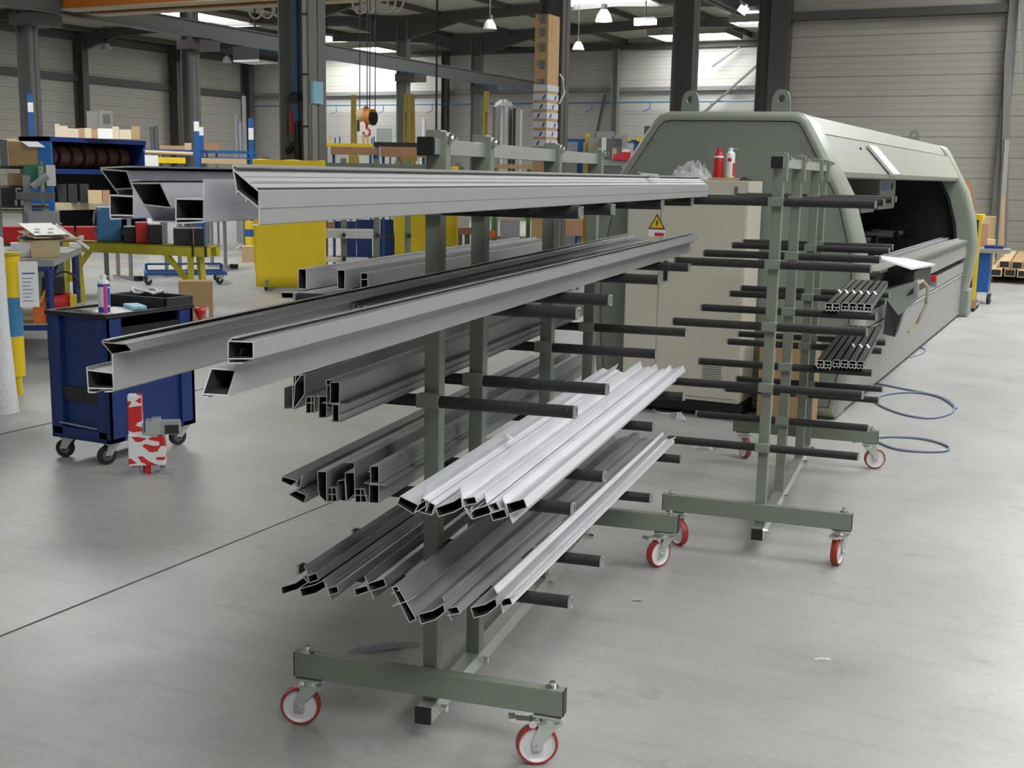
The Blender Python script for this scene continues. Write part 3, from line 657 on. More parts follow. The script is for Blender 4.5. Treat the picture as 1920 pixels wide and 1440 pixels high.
# ---------------- the green profile machining centre ----------------
mc = empty('machining_centre',(0,0,0),0,'large green and grey aluminium machining centre with a long tunnel hood','machine')
OUT = [(-1.65,0.02),(-1.55,0.5),(-1.51,0.9),(-1.56,1.25),(-1.665,1.6),(-1.81,1.86),(-1.955,2.12),(-2.0,2.165),(-2.06,2.185),(-3.0,2.195),(-3.07,2.175),(-3.12,2.13),(-3.37,1.755),(-3.5,1.4),(-3.57,1.0),(-3.56,0.5),(-3.5,0.02)]
def inset(poly, d):
    cx = sum(p[0] for p in poly)/len(poly); n = len(poly); out = []
    for i in range(n):
        a, b, c_ = Vector(poly[i-1]), Vector(poly[i]), Vector(poly[(i+1)%n])
        n1 = Vector((-(b-a).y,(b-a).x)).normalized(); n2 = Vector((-(c_-b).y,(c_-b).x)).normalized()
        v = (n1+n2); v = v/ max(0.3, v.dot(n1)) if v.length > 0.01 else n1
        out.append((b.x+v.x*d, b.y+v.y*d))
    return out
def ring_mesh(outer, inner, y0, y1):
    m = MB(); n = len(outer)
    L = [[m.bm.verts.new((p[0],y,p[1])) for p in poly] for poly, y in ((outer,y0),(inner,y0),(outer,y1),(inner,y1))]
    for i in range(n):
        j = (i+1)%n
        m.bm.faces.new((L[0][i],L[0][j],L[1][j],L[1][i])); m.bm.faces.new((L[2][j],L[2][i],L[3][i],L[3][j]))
        m.bm.faces.new((L[0][j],L[0][i],L[2][i],L[2][j])); m.bm.faces.new((L[1][i],L[1][j],L[3][j],L[3][i]))
    return m
IN = inset(OUT, 0.065); IN2 = inset(OUT, 0.072)
a0 = [(p[0],p[1]) for p in OUT]
for yy0, yy1, nm in ((8.66,8.98,'end_frame'),(16.5,16.8,'end_frame')):
    # rounded rim: three nested rings stepping forward
    R1 = inset(OUT,0.0); m = MB(); n = len(OUT); rows = []
    for d, y in ((0.0,yy1),(0.0,yy0+0.05),(0.008,yy0+0.02),(0.025,yy0+0.004),(0.045,yy0),(0.065,yy0+0.004),(0.068,yy0+0.03)):
        rows.append([(p[0],y,p[1]) for p in inset(OUT,d)])
    rows = [r+[r[0]] for r in rows]
    m.quads(rows); fr = m.build(nm,'rim',mc,smooth=True)
    if yy0 < 10:
        m = MB(); m.poly([(p[0],yy0+0.012,p[1]) for p in IN2],(0,0.02,0)); pl = m.build('end_panel','machgreen',mc)
        m = MB(); m.poly([(p[0],yy0+0.022,p[1]) for p in IN],(0,0.02,0)); m.build('panel_seal','black',mc)
        m = MB()
        for x, z in ((-2.12,2.1),(-2.0,1.98),(-1.975,1.93),(-3.02,2.1),(-3.1,2.0),(-3.13,1.95)): m.cyl((x,yy0+0.004,z),(x,yy0+0.014,z),0.008,n=8)
        m.build('panel_screw','chrome',pl)
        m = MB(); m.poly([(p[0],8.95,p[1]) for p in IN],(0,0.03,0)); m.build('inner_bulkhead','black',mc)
        m = MB(); m.b2((-2.34,8.655,0.02),(-2.335,8.67,1.1)); m.build('panel_seam','black',mc)
    else:
        m = ring_mesh(inset(OUT,0.06), inset(OUT,0.22), 16.46, 16.50); m.build('inner_frame','machgreen',mc)
        m = ring_mesh(inset(OUT,0.215), inset(OUT,0.25), 16.45, 16.49); m.build('inner_gasket','black',mc)
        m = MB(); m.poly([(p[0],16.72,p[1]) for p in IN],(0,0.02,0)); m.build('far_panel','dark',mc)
hs = [(-3.08,2.17),(-3.0,2.185),(-2.06,2.178),(-1.96,2.04)]
def sheet(pts, y0, y1, th, nm, mt, par):
    m = MB(); m.quads([[(x,y0,z) for x, z in pts],[(x,y1,z) for x, z in pts]]); return m.build(nm, mt, par, solid=th)
sheet([(-3.56,0.9),(-3.37,1.75)]+hs, 8.96, 16.52, 0.02, 'hood_top', 'hood', mc)
sheet([(-1.955,2.03),(-1.80,1.77),(-1.805,1.75),(-1.9,1.745),(-2.3,1.80)], 8.96, 16.52, 0.02, 'hood_flap', 'hood', mc)
m = MB(); m.b2((-3.3,8.98,0.1),(-3.26,16.5,2.1)); m.build('rear_wall','greyd',mc)
m = MB(); m.b2((-3.3,8.98,0.6),(-2.0,16.5,0.72)); m.b2((-2.9,8.98,0.72),(-2.6,16.5,1.05)); m.build('machine_bed','dark',mc)
for y, lb in ((8.82,1),(16.1,1)):
    pass
for nm, y in (('lifting_eye',8.80),('lifting_eye',16.0)):
    for x in ((-2.88,-2.2) if y < 10 else (-2.3,)):
        m = MB(); pts = [(x-0.07,y,2.17),(x-0.065,y,2.28)]+[(x+0.06*math.cos(a),y,2.29+0.06*math.sin(a)) for a in [math.pi*(1-j/8) for j in range(9)]]+[(x+0.065,y,2.28),(x+0.07,y,2.17)]
        n = len(pts); inner = [(x+0.028*math.cos(a),y,2.285+0.028*math.sin(a)) for a in [-math.pi*0.75-2*math.pi*j/n for j in range(n)]]
        V = [[m.bm.verts.new((p[0],yy,p[2])) for p in q] for q in (pts,inner) for yy in (y,y+0.02)]
        for i in range(n):
            j = (i+1)%n
            m.bm.faces.new((V[0][i],V[0][j],V[2][j],V[2][i])); m.bm.faces.new((V[1][j],V[1][i],V[3][i],V[3][j]))
            m.bm.faces.new((V[0][j],V[0][i],V[1][i],V[1][j])); m.bm.faces.new((V[2][i],V[2][j],V[3][j],V[3][i]))
        m.build('lifting_eye','machgreen',mc)
# white gas-strut handle and knobs on the flap
m = MB(); m.bar((-1.958,9.0,2.043),(-1.958,16.5,2.043),0.012,0.012); m.build('hood_seam','black',mc)
m = MB(); m.poly([(-1.905,10.60,2.0),(-1.905,11.0,2.0),(-1.765,11.50,1.765),(-1.765,11.10,1.765)],(0.02,0,0.012)); m.build('flap_handle','tape',mc)
m = MB()
for y, x, z in ((10.30,-1.905,1.965),(10.9,-1.90,1.965),(10.85,-1.87,1.90)): m.box((x+0.0,y,z),(0.03,0.05,0.03))
m.build('flap_stop','black',mc)
# front skirt and rails
m = MB(); m.b2((-1.75,9.0,0.03),(-1.65,16.5,0.555)); sk_ = m.build('front_skirt','greyp',mc,bevel=0.006); sk_.data.materials[0] = mat('skirt_paint',(0.33,0.33,0.32),0.42,0,0.03,3)
SKP = sk_.data.materials[0]
m = MB(); m.b2((-1.72,9.0,0.0),(-1.68,16.5,0.6)); m.build('plinth','black',mc)
m = MB(); m.b2((-1.75,9.0,0.575),(-1.635,16.55,0.70)); m.build('lower_rail',SKP,mc,bevel=0.005)
m = MB(); m.b2((-1.80,9.0,0.548),(-1.64,16.5,0.56)); m.build('rail_edge','aluw',mc)
m = MB(); m.b2((-2.0,9.2,0.70),(-1.75,16.6,0.83)); m.build('rail_recess','dark',mc)
m = MB(); m.b2((-1.98,10.05,0.77),(-1.62,16.7,0.955)); ub = m.build('feed_table',SKP,mc,bevel=0.006)
m = MB(); m.b2((-1.99,10.0,0.955),(-1.60,16.72,0.985)); m.build('table_strip','greyd',ub)
m = MB()
for x in (-1.95,-1.88,-1.75): m.b2((x,10.02,0.985),(x+0.035,16.7,1.01))
m.build('guide_rail','alu',ub)
m = MB(); m.b2((-1.72,10.02,0.985),(-1.63,16.7,0.995)); m.build('pale_edge_strip','hood',ub)
m = MB(); m.b2((-1.97,10.03,0.66),(-1.66,12.35,0.94)); m.build('table_end_box','machgreen',mc,bevel=0.01)
# clamps along the bed
for i, y in enumerate((11.2,11.9,12.6,13.9,15.4,16.2)):
    t = MB(); t.cyl((-2.7,y,1.06),(-2.35,y,1.06),0.03); t.box((-2.72,y,0.95),(0.1,0.1,0.3)); cc = t.build('clamp','greyp' if i > 2 else 'hood',mc)
    t = MB(); t.cyl((-2.36,y,1.06),(-2.31,y,1.06),0.055); t.build('clamp_pad','black',cc)
t = MB(); t.cyl((-2.05,11.6,0.72),(-2.05,11.6,1.12),0.02); t.cyl((-2.05,11.6,1.1),(-2.3,11.5,1.15),0.02); t.build('stop_arm','alu',mc)
t = MB(); t.lathe([(0.10,-0.02),(0.115,0),(0.10,0.02)],20,mtx=Matrix.Translation((-2.12,11.9,1.05)) @ Matrix.Rotation(R(80),4,'Y')); t.build('hand_wheel','dark',mc)
# milling head carriage in the tunnel
t = MB(); t.b2((-2.75,12.9,1.42),(-2.15,13.9,1.735)); hd = t.build('milling_head','greyd',mc,bevel=0.02); hd.data.materials[0] = M['green']
t = MB(); t.b2((-2.149,13.05,1.62),(-2.145,13.45,1.70)); t.build('blue_label','blue2',hd)
t = MB(); t.cyl((-2.15,13.62,1.66),(-2.14,13.62,1.66),0.035); t.build('knob','black',hd)
t = MB(); t.b2((-2.75,9.4,1.45),(-2.4,11.8,1.72)); t.b2((-2.6,10.0,1.40),(-2.3,10.8,1.50)); t.build('spindle_unit','greyd',mc)
t = MB(); t.b2((-2.6,12.2,1.40),(-2.2,12.9,1.48)); t.build('spindle_plate','hood',mc)
t = MB(); t.cyl((-2.55,9.8,0.75),(-2.5,10.0,1.45),0.10); t.build('suction_hose','greyp',mc,smooth=True)
# operator console hanging at the front
cn = empty('operator_console',(-1.42,10.2,0)); cn.parent = mc
t = MB(); t.poly([(-0.16,-0.75,1.14),(0.07,-0.42,1.035),(0.07,1.0,0.985),(-0.16,0.9,1.03)],(0,0,0.015)); t.build('console_top','tape',cn)
t = MB(); t.poly([(-0.16,-0.1,1.02),(0.05,-0.1,1.0),(0.05,-0.1,0.82),(-0.16,-0.1,0.74)],(0,1.0,0)); t.build('console_body','dark',cn)
t = MB(); t.poly([(-0.14,-0.5,0.86),(0.08,-0.12,0.93),(0.06,0.1,0.76),(-0.05,-0.1,0.64)],(-0.02,0.25,0)); t.build('side_cover','machgreen',cn)
t = MB(); t.poly([(-0.15,-0.1,0.75),(-0.02,-0.05,0.7),(-0.12,0.25,0.42),(-0.2,0.15,0.45)],(0.0,0.18,0.02)); t.build('support_bracket','dark',cn)
t = MB(); t.tube([(0.02,-0.1,0.88),(0.10,0.02,0.92),(0.13,0.15,0.86),(0.12,0.2,0.72),(0.06,0.2,0.55),(0.0,0.15,0.48)],0.015); t.build('white_cable','beige',cn,smooth=True)
t = MB(); t.box((0.02,1.35,0.80),(0.08,0.12,0.06)); t.build('coupling','alu',cn); t = MB(); t.box((0.03,1.3,0.85),(0.05,0.07,0.05)); t.build('red_connector','redp',cn)
# warning label and plate low on the skirt
t = MB(); t.b2((-1.649,9.55,0.24),(-1.645,9.72,0.36)); t.build('white_label','tape',mc)
# side plate behind the cabinet and support legs
t = MB(); t.b2((-2.05,8.72,0),(-1.66,8.98,0.72)); t.build('front_leg','machgreen',mc,bevel=0.01)
t = MB(); t.b2((-1.9,16.5,0),(-1.55,16.95,0.35)); t.build('rear_foot','machgreen',mc,bevel=0.02)
t = MB(); t.b2((-3.35,8.35,0.03),(-2.25,8.62,0.13)); t.build('base_sill','black',mc)

# cream electric cabinet
cb = empty('electric_cabinet',(-2.85,8.35,0),0,'cream electric cabinet with high voltage sign in front of the machine','cabinet')
x0, x1, yf, yb = -3.14, -2.255, 8.26, 8.62
off = Vector((-2.85,8.35,0))
def cbx(a, b): m = MB(); m.b2(tuple(Vector(a)-off), tuple(Vector(b)-off)); return m
cbx((x0,yf,0.13),(x1,yb,1.695)).build('cabinet_body','cream',cb,bevel=0.004)
cbx((x0+0.26,yf-0.008,0.16),(x1-0.012,yf-0.002,1.60)).build('door','cream',cb,bevel=0.002)
cbx((x0+0.010,yf-0.008,0.16),(x0+0.25,yf-0.002,1.60)).build('door','cream',cb,bevel=0.002)
dh = cbx((x0+0.30,yf-0.03,0.98),(x0+0.325,yf-0.008,1.12)).build('door_handle','black',cb)
vg = MB()
for i in range(9): vg.b2((x1+2.85-0.27,yf-8.35-0.012,0.28+i*0.0165),(x1+2.85-0.13,yf-8.35-0.006,0.286+i*0.0165))
cbx((x1-0.30,yf-0.0095,0.255),(x1-0.10,yf-0.0075,0.445)).build('vent_plate','cream',cb)
vg.build('vent_grille','greyd',cb)
def tri(cx, cz, s, y, th): m = MB(); m.poly([(cx-s/2,y,cz),(cx+s/2,y,cz),(cx,y,cz+s*0.87)],(0,th,0)); return m
cx, cz = -0.06, 1.345; yy = yf-8.35-0.0085
sg = tri(cx,cz,0.125,yy,-0.002).build('warning_sign','black',cb)
tri(cx,cz+0.007,0.100,yy-0.002,-0.001).build('yellow_field','sign_y',sg)
m = MB(); m.poly([(cx+0.006,yy-0.003,cz+0.075),(cx-0.012,yy-0.003,cz+0.04),(cx-0.002,yy-0.003,cz+0.043),(cx-0.006,yy-0.003,cz+0.012),(cx+0.013,yy-0.003,cz+0.050),(cx+0.003,yy-0.003,cz+0.048)],(0,-0.001,0)); m.build('lightning_bolt','black',sg)
m = MB(); m.b2((cx-0.062,yy-0.001,cz-0.055),(cx+0.062,yy,cz-0.006)); lp = m.build('sign_plate','paper',cb)
m = MB(); m.b2((cx-0.015,yy-0.002,cz-0.05),(cx+0.055,yy-0.001,cz-0.026)); m.build('red_strip','labelred',lp)
m = MB(); m.b2((x1-8.0+8.0-off.x-0.10,yf-8.35-0.009,1.60),(x1-off.x-0.075,yf-8.35-0.0075,1.655)); m.build('type_plate','greyd',cb)
def spray_can(loc, r, h, body, cap, label, bands=(), nozzle=True, straw=None):
    t = empty('spray_can', loc, 0, label, 'spray can')
    m = MB(); m.lathe([(r*0.96,0),(r,0.004),(r,h*0.80),(r*0.93,h*0.83),(r*0.55,h*0.88),(r*0.5,h*0.885)],24); m.build('can_body',body,t,smooth=True)
    m = MB(); m.lathe([(r*0.52,h*0.88),(r*0.52,h*0.96),(r*0.42,h*1.0)],20); m.build('cap',cap,t,smooth=True)
    for z0, z1, mm, a0_, a1_ in bands:
        m = MB(); n = 14
        m.quads([[((r+0.0008)*math.cos(a0_+(a1_-a0_)*i/n),(r+0.0008)*math.sin(a0_+(a1_-a0_)*i/n),z) for i in range(n+1)] for z in (z0,z1)])
        m.build('label_band',mm,t)
    if straw: m = MB(); m.tube(straw,0.0022,6); m.build('straw','tape',t)
    return t
brd = MB(); brd.b2((-0.11,-0.06,0),(0.11,0.06,0.018)); tag(brd.build('wooden_board','wood',None,(-2.45,8.36,1.698)),'small pale wooden board under the two spray cans on the cabinet','board')
spray_can((-2.505,8.35,1.717),0.033,0.20,'redp','redp','red spray can with white ring standing on the cream cabinet',[(0.135,0.15,'tape',0,2*math.pi)])
spray_can((-2.425,8.36,1.717),0.032,0.205,'tape','tape','white and red spray can beside the red one on the cabinet',[(0.01,0.10,'labelred',R(-40),R(30)),(0.11,0.135,'labelred',R(-110),R(-60))],straw=[(0.0,0,0.2),(0.05,-0.01,0.198)])
def crumple(loc, sx, sy, sz, mt, nm, label, cat, seed=1, n=13, rz=0):
    rnd = random.Random(seed); m = MB(); g = []
    for i in range(n):
        row = []
        for j in range(n):
            u, v = i/(n-1)*2-1, j/(n-1)*2-1; e = max(0, 1-(u*u+v*v)*0.75)
            row.append((u*sx/2*(1+rnd.uniform(-.08,.08)), v*sy/2*(1+rnd.uniform(-.08,.08)), sz*e*(0.35+0.65*rnd.random())+0.001))
        g.append(row)
    m.quads(g); return tag(m.build(nm,mt,None,loc,rz,solid=0.0008), label, cat)
crumple((-2.69,8.36,1.698),0.30,0.16,0.16,'foil','plastic_bag','crumpled clear plastic bag on the cabinet left of the red can','bag',3)
m = MB(); m.cyl((-0.07,0,0.02),(0.07,0.02,0.035),0.011,n=8); tag(m.build('metal_spindle','chrome',None,(-2.67,8.30,1.70)),'small shiny metal rod lying under the plastic bag','rod')
m = MB(); m.box((0,0,0.014),(0.36,0.2,0.028),bev=0.01); tag(m.build('black_cloth','black',None,(-2.95,8.40,1.697)),'folded black cloth lying on the left of the cream cabinet top','cloth')
m = MB(); m.lathe([(0.022,-0.006),(0.03,0),(0.022,0.006)],18,mtx=Matrix.Translation((0,0,0.03)) @ Matrix.Rotation(R(90),4,'X')); tag(m.build('steel_ring','chrome',None,(-3.10,8.32,1.70)),'small steel ring at the left end of the cabinet top','ring')
crumple((-2.31,8.34,1.698),0.09,0.07,0.03,'dark','metal_clip','small dark metal clip at the right edge of the cabinet top','clip',9,6)
# box stowed under the machine end
m = MB(); m.b2((-2.13,8.30,0.0),(-1.77,8.62,0.62)); tag(m.build('cardboard_box','card',None),'brown cardboard box standing behind the second trolley at the machine end','box')
m = MB(); m.box((0,0,0.31),(0.05,0.03,0.62)); m.box((0,-0.016,0.2),(0.03,0.002,0.03)); m.box((0,-0.016,0.35),(0.03,0.002,0.03)); tag(m.build('perforated_strip','greyp',None,(-2.02,8.2,0)),'narrow perforated grey strip standing left of the box behind the second trolley','strip')

# cables on the floor
def cable(pts, label, r=0.008, mt='cable'):
    m = MB(); P_ = [Vector((p[0],p[1],r+(p[2] if len(p) > 2 else 0))) for p in pts]; out = []
    for i in range(len(P_)-1):
        p0 = P_[max(i-1,0)]; p1 = P_[i]; p2 = P_[i+1]; p3 = P_[min(i+2,len(P_)-1)]
        for t in (0,.2,.4,.6,.8): out.append(0.5*((2*p1)+(-p0+p2)*t+(2*p0-5*p1+4*p2-p3)*t*t+(-p0+3*p1-3*p2+p3)*t**3))
    out.append(P_[-1]); m.tube(out,r,8); return tag(m.build('cable',mt,None,smooth=True),label,'cable')
G_ = lambda x, y: tuple(ground(x,y)[:2])
cable([G_(*p) for p in ((1640,720),(1700,732),(1760,745),(1788,762),(1780,778),(1740,786),(1690,778),(1650,762),(1640,750),(1670,740),(1720,738),(1765,748),(1793,768))],'blue-grey cable looped on the floor beside the machine skirt')
cable([G_(*p) for p in ((1600,830),(1650,822),(1700,822),(1745,828),(1778,840),(1770,848),(1730,849),(1680,844),(1648,832))],'thin grey cable loop on the floor behind the far trolley wheel')
cable([G_(*p) for p in ((1700,672),(1725,666),(1735,657),(1720,651))],'short cable loop peeking out under the machine skirt',0.006)
cable([G_(*p) for p in ((1225,768),(1250,762),(1280,765),(1285,772),(1262,776),(1235,775),(1225,768))],'white strapping loop on the floor below the cream cabinet',0.005,'tape')
def film(p1, p2, w_, h_, label, seed):
    a, b = Vector(p1), Vector(p2); d = b-a; crumple((a+b)/2, d.length, w_, h_, 'foil','plastic_film',label,'film',seed,15,math.atan2(d.y,d.x))
film(ground(655,1222),ground(785,1208),0.05,0.02,'crumpled strip of clear film on the floor behind the front base beam',5)
film(ground(1300,838),ground(1340,842),0.10,0.04,'clear plastic film scrap on the floor between the two trolleys',6)
film(ground(1265,778),ground(1280,790),0.08,0.05,'crumpled clear film on the floor below the cabinet',7)
film(ground(1525,1236),ground(1558,1236),0.02,0.006,'tiny pale film scrap on the open floor at the right',8)
m = MB(); m.cyl((-0.02,0,0.005),(0.02,0,0.005),0.005,n=8); tag(m.build('metal_pin','alu',None,ground(1195,1127),R(20)),'tiny metal pin lying on the floor right of the front trolley','pin')

# ---------------- blue workshop cart, bollard and things around them ----------------
def tape_mat():
    m = bpy.data.materials.new('red_white_tape'); m.use_nodes = True; nt = m.node_tree; b = nt.nodes['Principled BSDF']
    tc = nt.nodes.new('ShaderNodeTexCoord'); mp = nt.nodes.new('ShaderNodeMapping'); mp.inputs['Rotation'].default_value = (0,R(38),0.4)
    v = nt.nodes.new('ShaderNodeTexVoronoi'); v.inputs['Scale'].default_value = 26; mp.inputs['Scale'].default_value = (0.6,1,1.3)
    g = nt.nodes.new('ShaderNodeMath'); g.operation = 'GREATER_THAN'; g.inputs[1].default_value = 0.5
    sp = nt.nodes.new('ShaderNodeSeparateColor'); mx = nt.nodes.new('ShaderNodeMix'); mx.data_type = 'RGBA'
    mx.inputs[6].default_value = (0.80,0.80,0.82,1); mx.inputs[7].default_value = (0.62,0.025,0.025,1)
    nt.links.new(tc.outputs['Object'], mp.inputs[0]); nt.links.new(mp.outputs[0], v.inputs['Vector']); nt.links.new(v.outputs['Color'], sp.inputs[0])
    nt.links.new(sp.outputs[0], g.inputs[0]); nt.links.new(g.outputs[0], mx.inputs[0]); nt.links.new(mx.outputs[2], b.inputs['Base Color']); b.inputs['Roughness'].default_value = 0.35
    return m
M['warn'] = tape_mat()
ct = empty('workshop_cart',(-5.29,5.435,0),0,'navy blue workshop cart with black tray top on black casters','cart')
def cbx2(a, b): m = MB(); m.b2((a[0]+5.29,a[1]-5.435,a[2]),(b[0]+5.29,b[1]-5.435,b[2])); return m
X0, X1, Y0, Y1 = -5.52, -5.06, 5.07, 5.80
m = MB()
for x in (X0,X1-0.09):
    m.b2((x+5.29,Y0-5.435,0.13),(x+0.09+5.29,Y0-5.435+0.03,0.86))
for y in (Y0,Y1-0.12):
    m.b2((X1+5.29-0.03,y-5.435,0.13),(X1+5.29,y-5.435+0.12,0.86))
m.b2((X0+5.29,Y0-5.435,0.13),(X1+5.29,Y0-5.435+0.03,0.20)); m.b2((X0+5.29,Y1-5.435-0.03,0.13),(X1+5.29,Y1-5.435,0.86))
m.b2((X0+5.29,Y0-5.435,0.13),(X0+5.29+0.02,Y1-5.435,0.86)); m.b2((X0+5.29,Y0-5.435,0.13),(X1+5.29,Y1-5.435,0.16))
m.build('cart_frame','blue',ct,bevel=0.004)
cbx2((X0+0.03,Y0+0.03,0.20),(X1-0.035,Y0+0.04,0.86)).build('end_panel','blue',ct)
pf = cbx2((X1-0.03,Y0+0.12,0.16),(X1-0.02,Y1-0.12,0.80)).build('perforated_panel','blue',ct)
m = MB()
for i in range(12):
    for j in range(14): m.b2((X1-0.0195+5.29,Y0+0.15+i*0.036-5.435,0.2+j*0.035),(X1-0.019+5.29,Y0+0.158+i*0.036-5.435,0.208+j*0.035))
tag(m.build('punched_holes','black',pf),kind='stuff')
cbx2((X1-0.03,Y0+0.12,0.74),(X1-0.005,Y1-0.12,0.80)).build('dark_slot','black',ct)
cbx2((X0+0.04,Y0+0.015,0.36),(X1-0.06,Y0+0.06,0.44)).build('inner_shelf','dark',ct)
m = MB(); m.bar((X0+0.07+5.29,Y0-5.437,0.225),(X1-0.1+5.29,Y0-5.437,0.212),0.012,0.006); m.build('pale_scratch_strip','greyp',ct)
m = cbx2((X0-0.01,Y0-0.01,0.86),(X1+0.01,Y1+0.01,0.872))
for a, b in (((X0-0.01,Y0-0.01),(X1+0.01,Y0+0.01)),((X0-0.01,Y0),(X0+0.01,Y1)),((X1-0.01,Y0),(X1+0.01,Y1)),((X0,Y1-0.01),(X1,Y1+0.01))):
    m.b2((a[0]+5.29,a[1]-5.435,0.872),(b[0]+5.29,b[1]-5.435,0.886))
m.build('tray_top','black',ct,bevel=0.003)
m = MB()
for a, b in (((X0,Y1-0.24),(X1,Y1-0.225)),((X0,Y1-0.01),(X1,Y1+0.005)),((X0,Y1-0.24),(X0+0.015,Y1)),((X1-0.015,Y1-0.24),(X1,Y1))):
    m.b2((a[0]+5.29,a[1]-5.435,0.872),(b[0]+5.29,b[1]-5.435,0.94))
m.build('raised_bin_tray','dark',ct,bevel=0.004)
def black_caster(par, x, y, r, ang, top):
    c_ = empty('caster',(x,y,0)); c_.parent = par; ax = Vector((-math.sin(ang),math.cos(ang),0)); d = Vector((math.cos(ang),math.sin(ang),0))
    ctr = d*0.03+Vector((0,0,r)); mt = Matrix.Translation(ctr) @ ax.to_track_quat('Z','Y').to_matrix().to_4x4()
    m = MB(); m.lathe([(r*0.6,-0.018),(r*0.95,-0.017),(r,-0.008),(r,0.008),(r*0.95,0.017),(r*0.6,0.018)],24,mtx=mt,ring=True); m.build('tyre','tyre',c_,smooth=True)
    m = MB(); m.lathe([(0.012,-0.02),(r*0.62,-0.012),(r*0.62,0.012),(0.012,0.02)],20,mtx=mt); m.build('wheel_rim','greyd',c_,smooth=True)
    f = MB()
    for s in (-1,1):
        o = ax*0.027*s; f.poly([ctr+o-d*0.02,ctr+o+d*0.02,Vector((0,0,top-0.01))+o+d*0.03,Vector((0,0,top-0.01))+o-d*0.04],ax*0.003*s)
    f.box((0,0,top-0.005),(0.08,0.08,0.01),rz=ang); f.build('fork','zinc',c_)
for x, y, a in ((-0.16,-0.30,R(200)),(0.17,-0.30,R(250)),(0.17,0.30,R(250)),(-0.16,0.30,R(200))): black_caster(ct,x,y,0.055,a,0.13)
# on the cart
spray_can((-5.065-0.06,5.07+0.06,0.873),0.033,0.235,'tape','tape','white, blue and magenta spray can with straw on the cart corner',
  [(0.165,0.182,'labelblue',0,2*math.pi),(0.02,0.05,'labelblue',R(-170),R(20)),(0.015,0.175,'magenta',R(-50),R(-15)),(0.06,0.16,'labelblue',R(-12),R(25))],straw=[(0,0,0.225),(0.05,0.03,0.223),(0.12,0.09,0.195)])
m = MB(); m.box((0,0,0.003),(0.21,0.30,0.004)); tag(m.build('paper_sheet','paper',None,(-5.24,5.33,0.8735),R(12)),'white papers lying on the cart tray behind the spray can','paper')
m = MB(); m.box((0,0,0.02),(0.09,0.19,0.022),rz=0.5,bev=0.004); tag(m.build('cleaning_cloth','cyan',None,(-5.2,5.45,0.872),R(30)),'folded light cyan cloth on the cart tray','cloth')
m = MB(); m.tube([(0.11*math.cos(a)*(1+0.2*math.sin(3*a)),0.07*math.sin(a),0.03+0.01*math.sin(5*a)) for a in [i*0.35 for i in range(30)]],0.009,6); tag(m.build('air_hose','white',None,(-5.33,5.68,0.93),smooth=True),'coiled white hose lying on the raised back tray of the cart','hose')
m = MB()
for i in range(7): m.cyl((-0.09+0.03*i,-0.05,0.006),(-0.06+0.025*i,0.02,0.008),0.005,n=6)
tag(m.build('small_hardware','chrome',None,(-5.36,5.18,0.872)),'scattered shiny small hardware in the cart tray','hardware',kind='stuff')
m = MB(); m.lathe([(0.02,0),(0.025,0.02),(0.03,0.03),(0.04,0.045),(0.03,0.06),(0.01,0.065)],16); m.cyl((0,0,-0.06),(0,0,0.0),0.012,n=8); o = m.build('emergency_stop','redp',None,(X1+0.03,5.83,0.80),smooth=True); tag(o,'red mushroom button at the right end of the workshop cart','button')
# taped floor anchor
bo = Vector(ground(283,888)); bd = empty('taped_floor_anchor',bo,R(36),'floor anchor post wrapped in red and white warning tape before the blue cart','post')
m = MB(); m.b2((-0.11,-0.035,0.075),(-0.035,0.035,0.46)); m.b2((-0.115,-0.04,0.055),(0.085,0.04,0.235)); m.build('taped_body','warn',bd,bevel=0.006)
m = MB(); m.b2((-0.14,-0.06,0),(-0.02,0.05,0.008)); m.b2((-0.10,-0.02,0.0),(-0.06,0.02,0.08)); m.b2((0.03,-0.02,0),(0.13,0.07,0.008)); m.b2((0.05,0.0,0),(0.08,0.03,0.08)); m.build('foot_plate','greyp',bd)
m = MB(); m.b2((-0.015,-0.05,0.235),(0.06,0.03,0.315)); m.b2((0.02,-0.055,0.24),(0.065,0.0,0.33)); m.build('mounting_bracket','zinc',bd)
m = MB(); m.b2((0.06,-0.05,0.235),(0.17,0.02,0.31)); bb = m.build('junction_box','greyp',bd); m = MB(); m.b2((0.09,-0.053,0.24),(0.165,-0.05,0.29)); m.build('box_opening','dark',bb)
m = MB(); m.cyl((-0.02,0.0,0),(-0.02,0.0,0.06),0.022); m.build('red_sleeve','redp',bd)

# ---------------- helpers for the far background ----------------
def hray(px, py):
    d = _ray(px, py); h_ = math.hypot(d.x, d.y); return d, h_
def face_box(x0, y0, x1, y1, dist, depth, nm, mt, label=None, cat=None, group=None, parent=None, yaw=None, bev=0, z0=None, z1=None):
    """upright box whose front face is seen at the given place and distance"""
    pc_ = at((x0+x1)/2, (y0+y1)/2, dist); az = azim(pc_) if yaw is None else yaw
    wd = (at(x1,(y0+y1)/2,dist)-at(x0,(y0+y1)/2,dist)).length
    zt = at((x0+x1)/2,y0,dist).z if z1 is None else z1; zb = at((x0+x1)/2,y1,dist).z if z0 is None else z0
    zb = max(0.0, zb)
    m = MB(); m.b2((-wd/2,0,0),(wd/2,depth,zt-zb))
    loc = Vector((pc_.x,pc_.y,zb))
    o = m.build(nm, mt, None, loc, az, bevel=bev)
    if parent is not None:
        o.parent = parent; o.matrix_parent_inverse = Matrix.LocRotScale(parent.location, parent.rotation_euler, None).inverted()
    return tag(o, label, cat, group)
def legs_to_floor(o_or_pt, pts, s, nm, mt, parent):
    for p in pts:
        m = MB(); m.b2((p[0]-s/2,p[1]-s/2,0),(p[0]+s/2,p[1]+s/2,p[2])); m.build(nm, mt, parent)
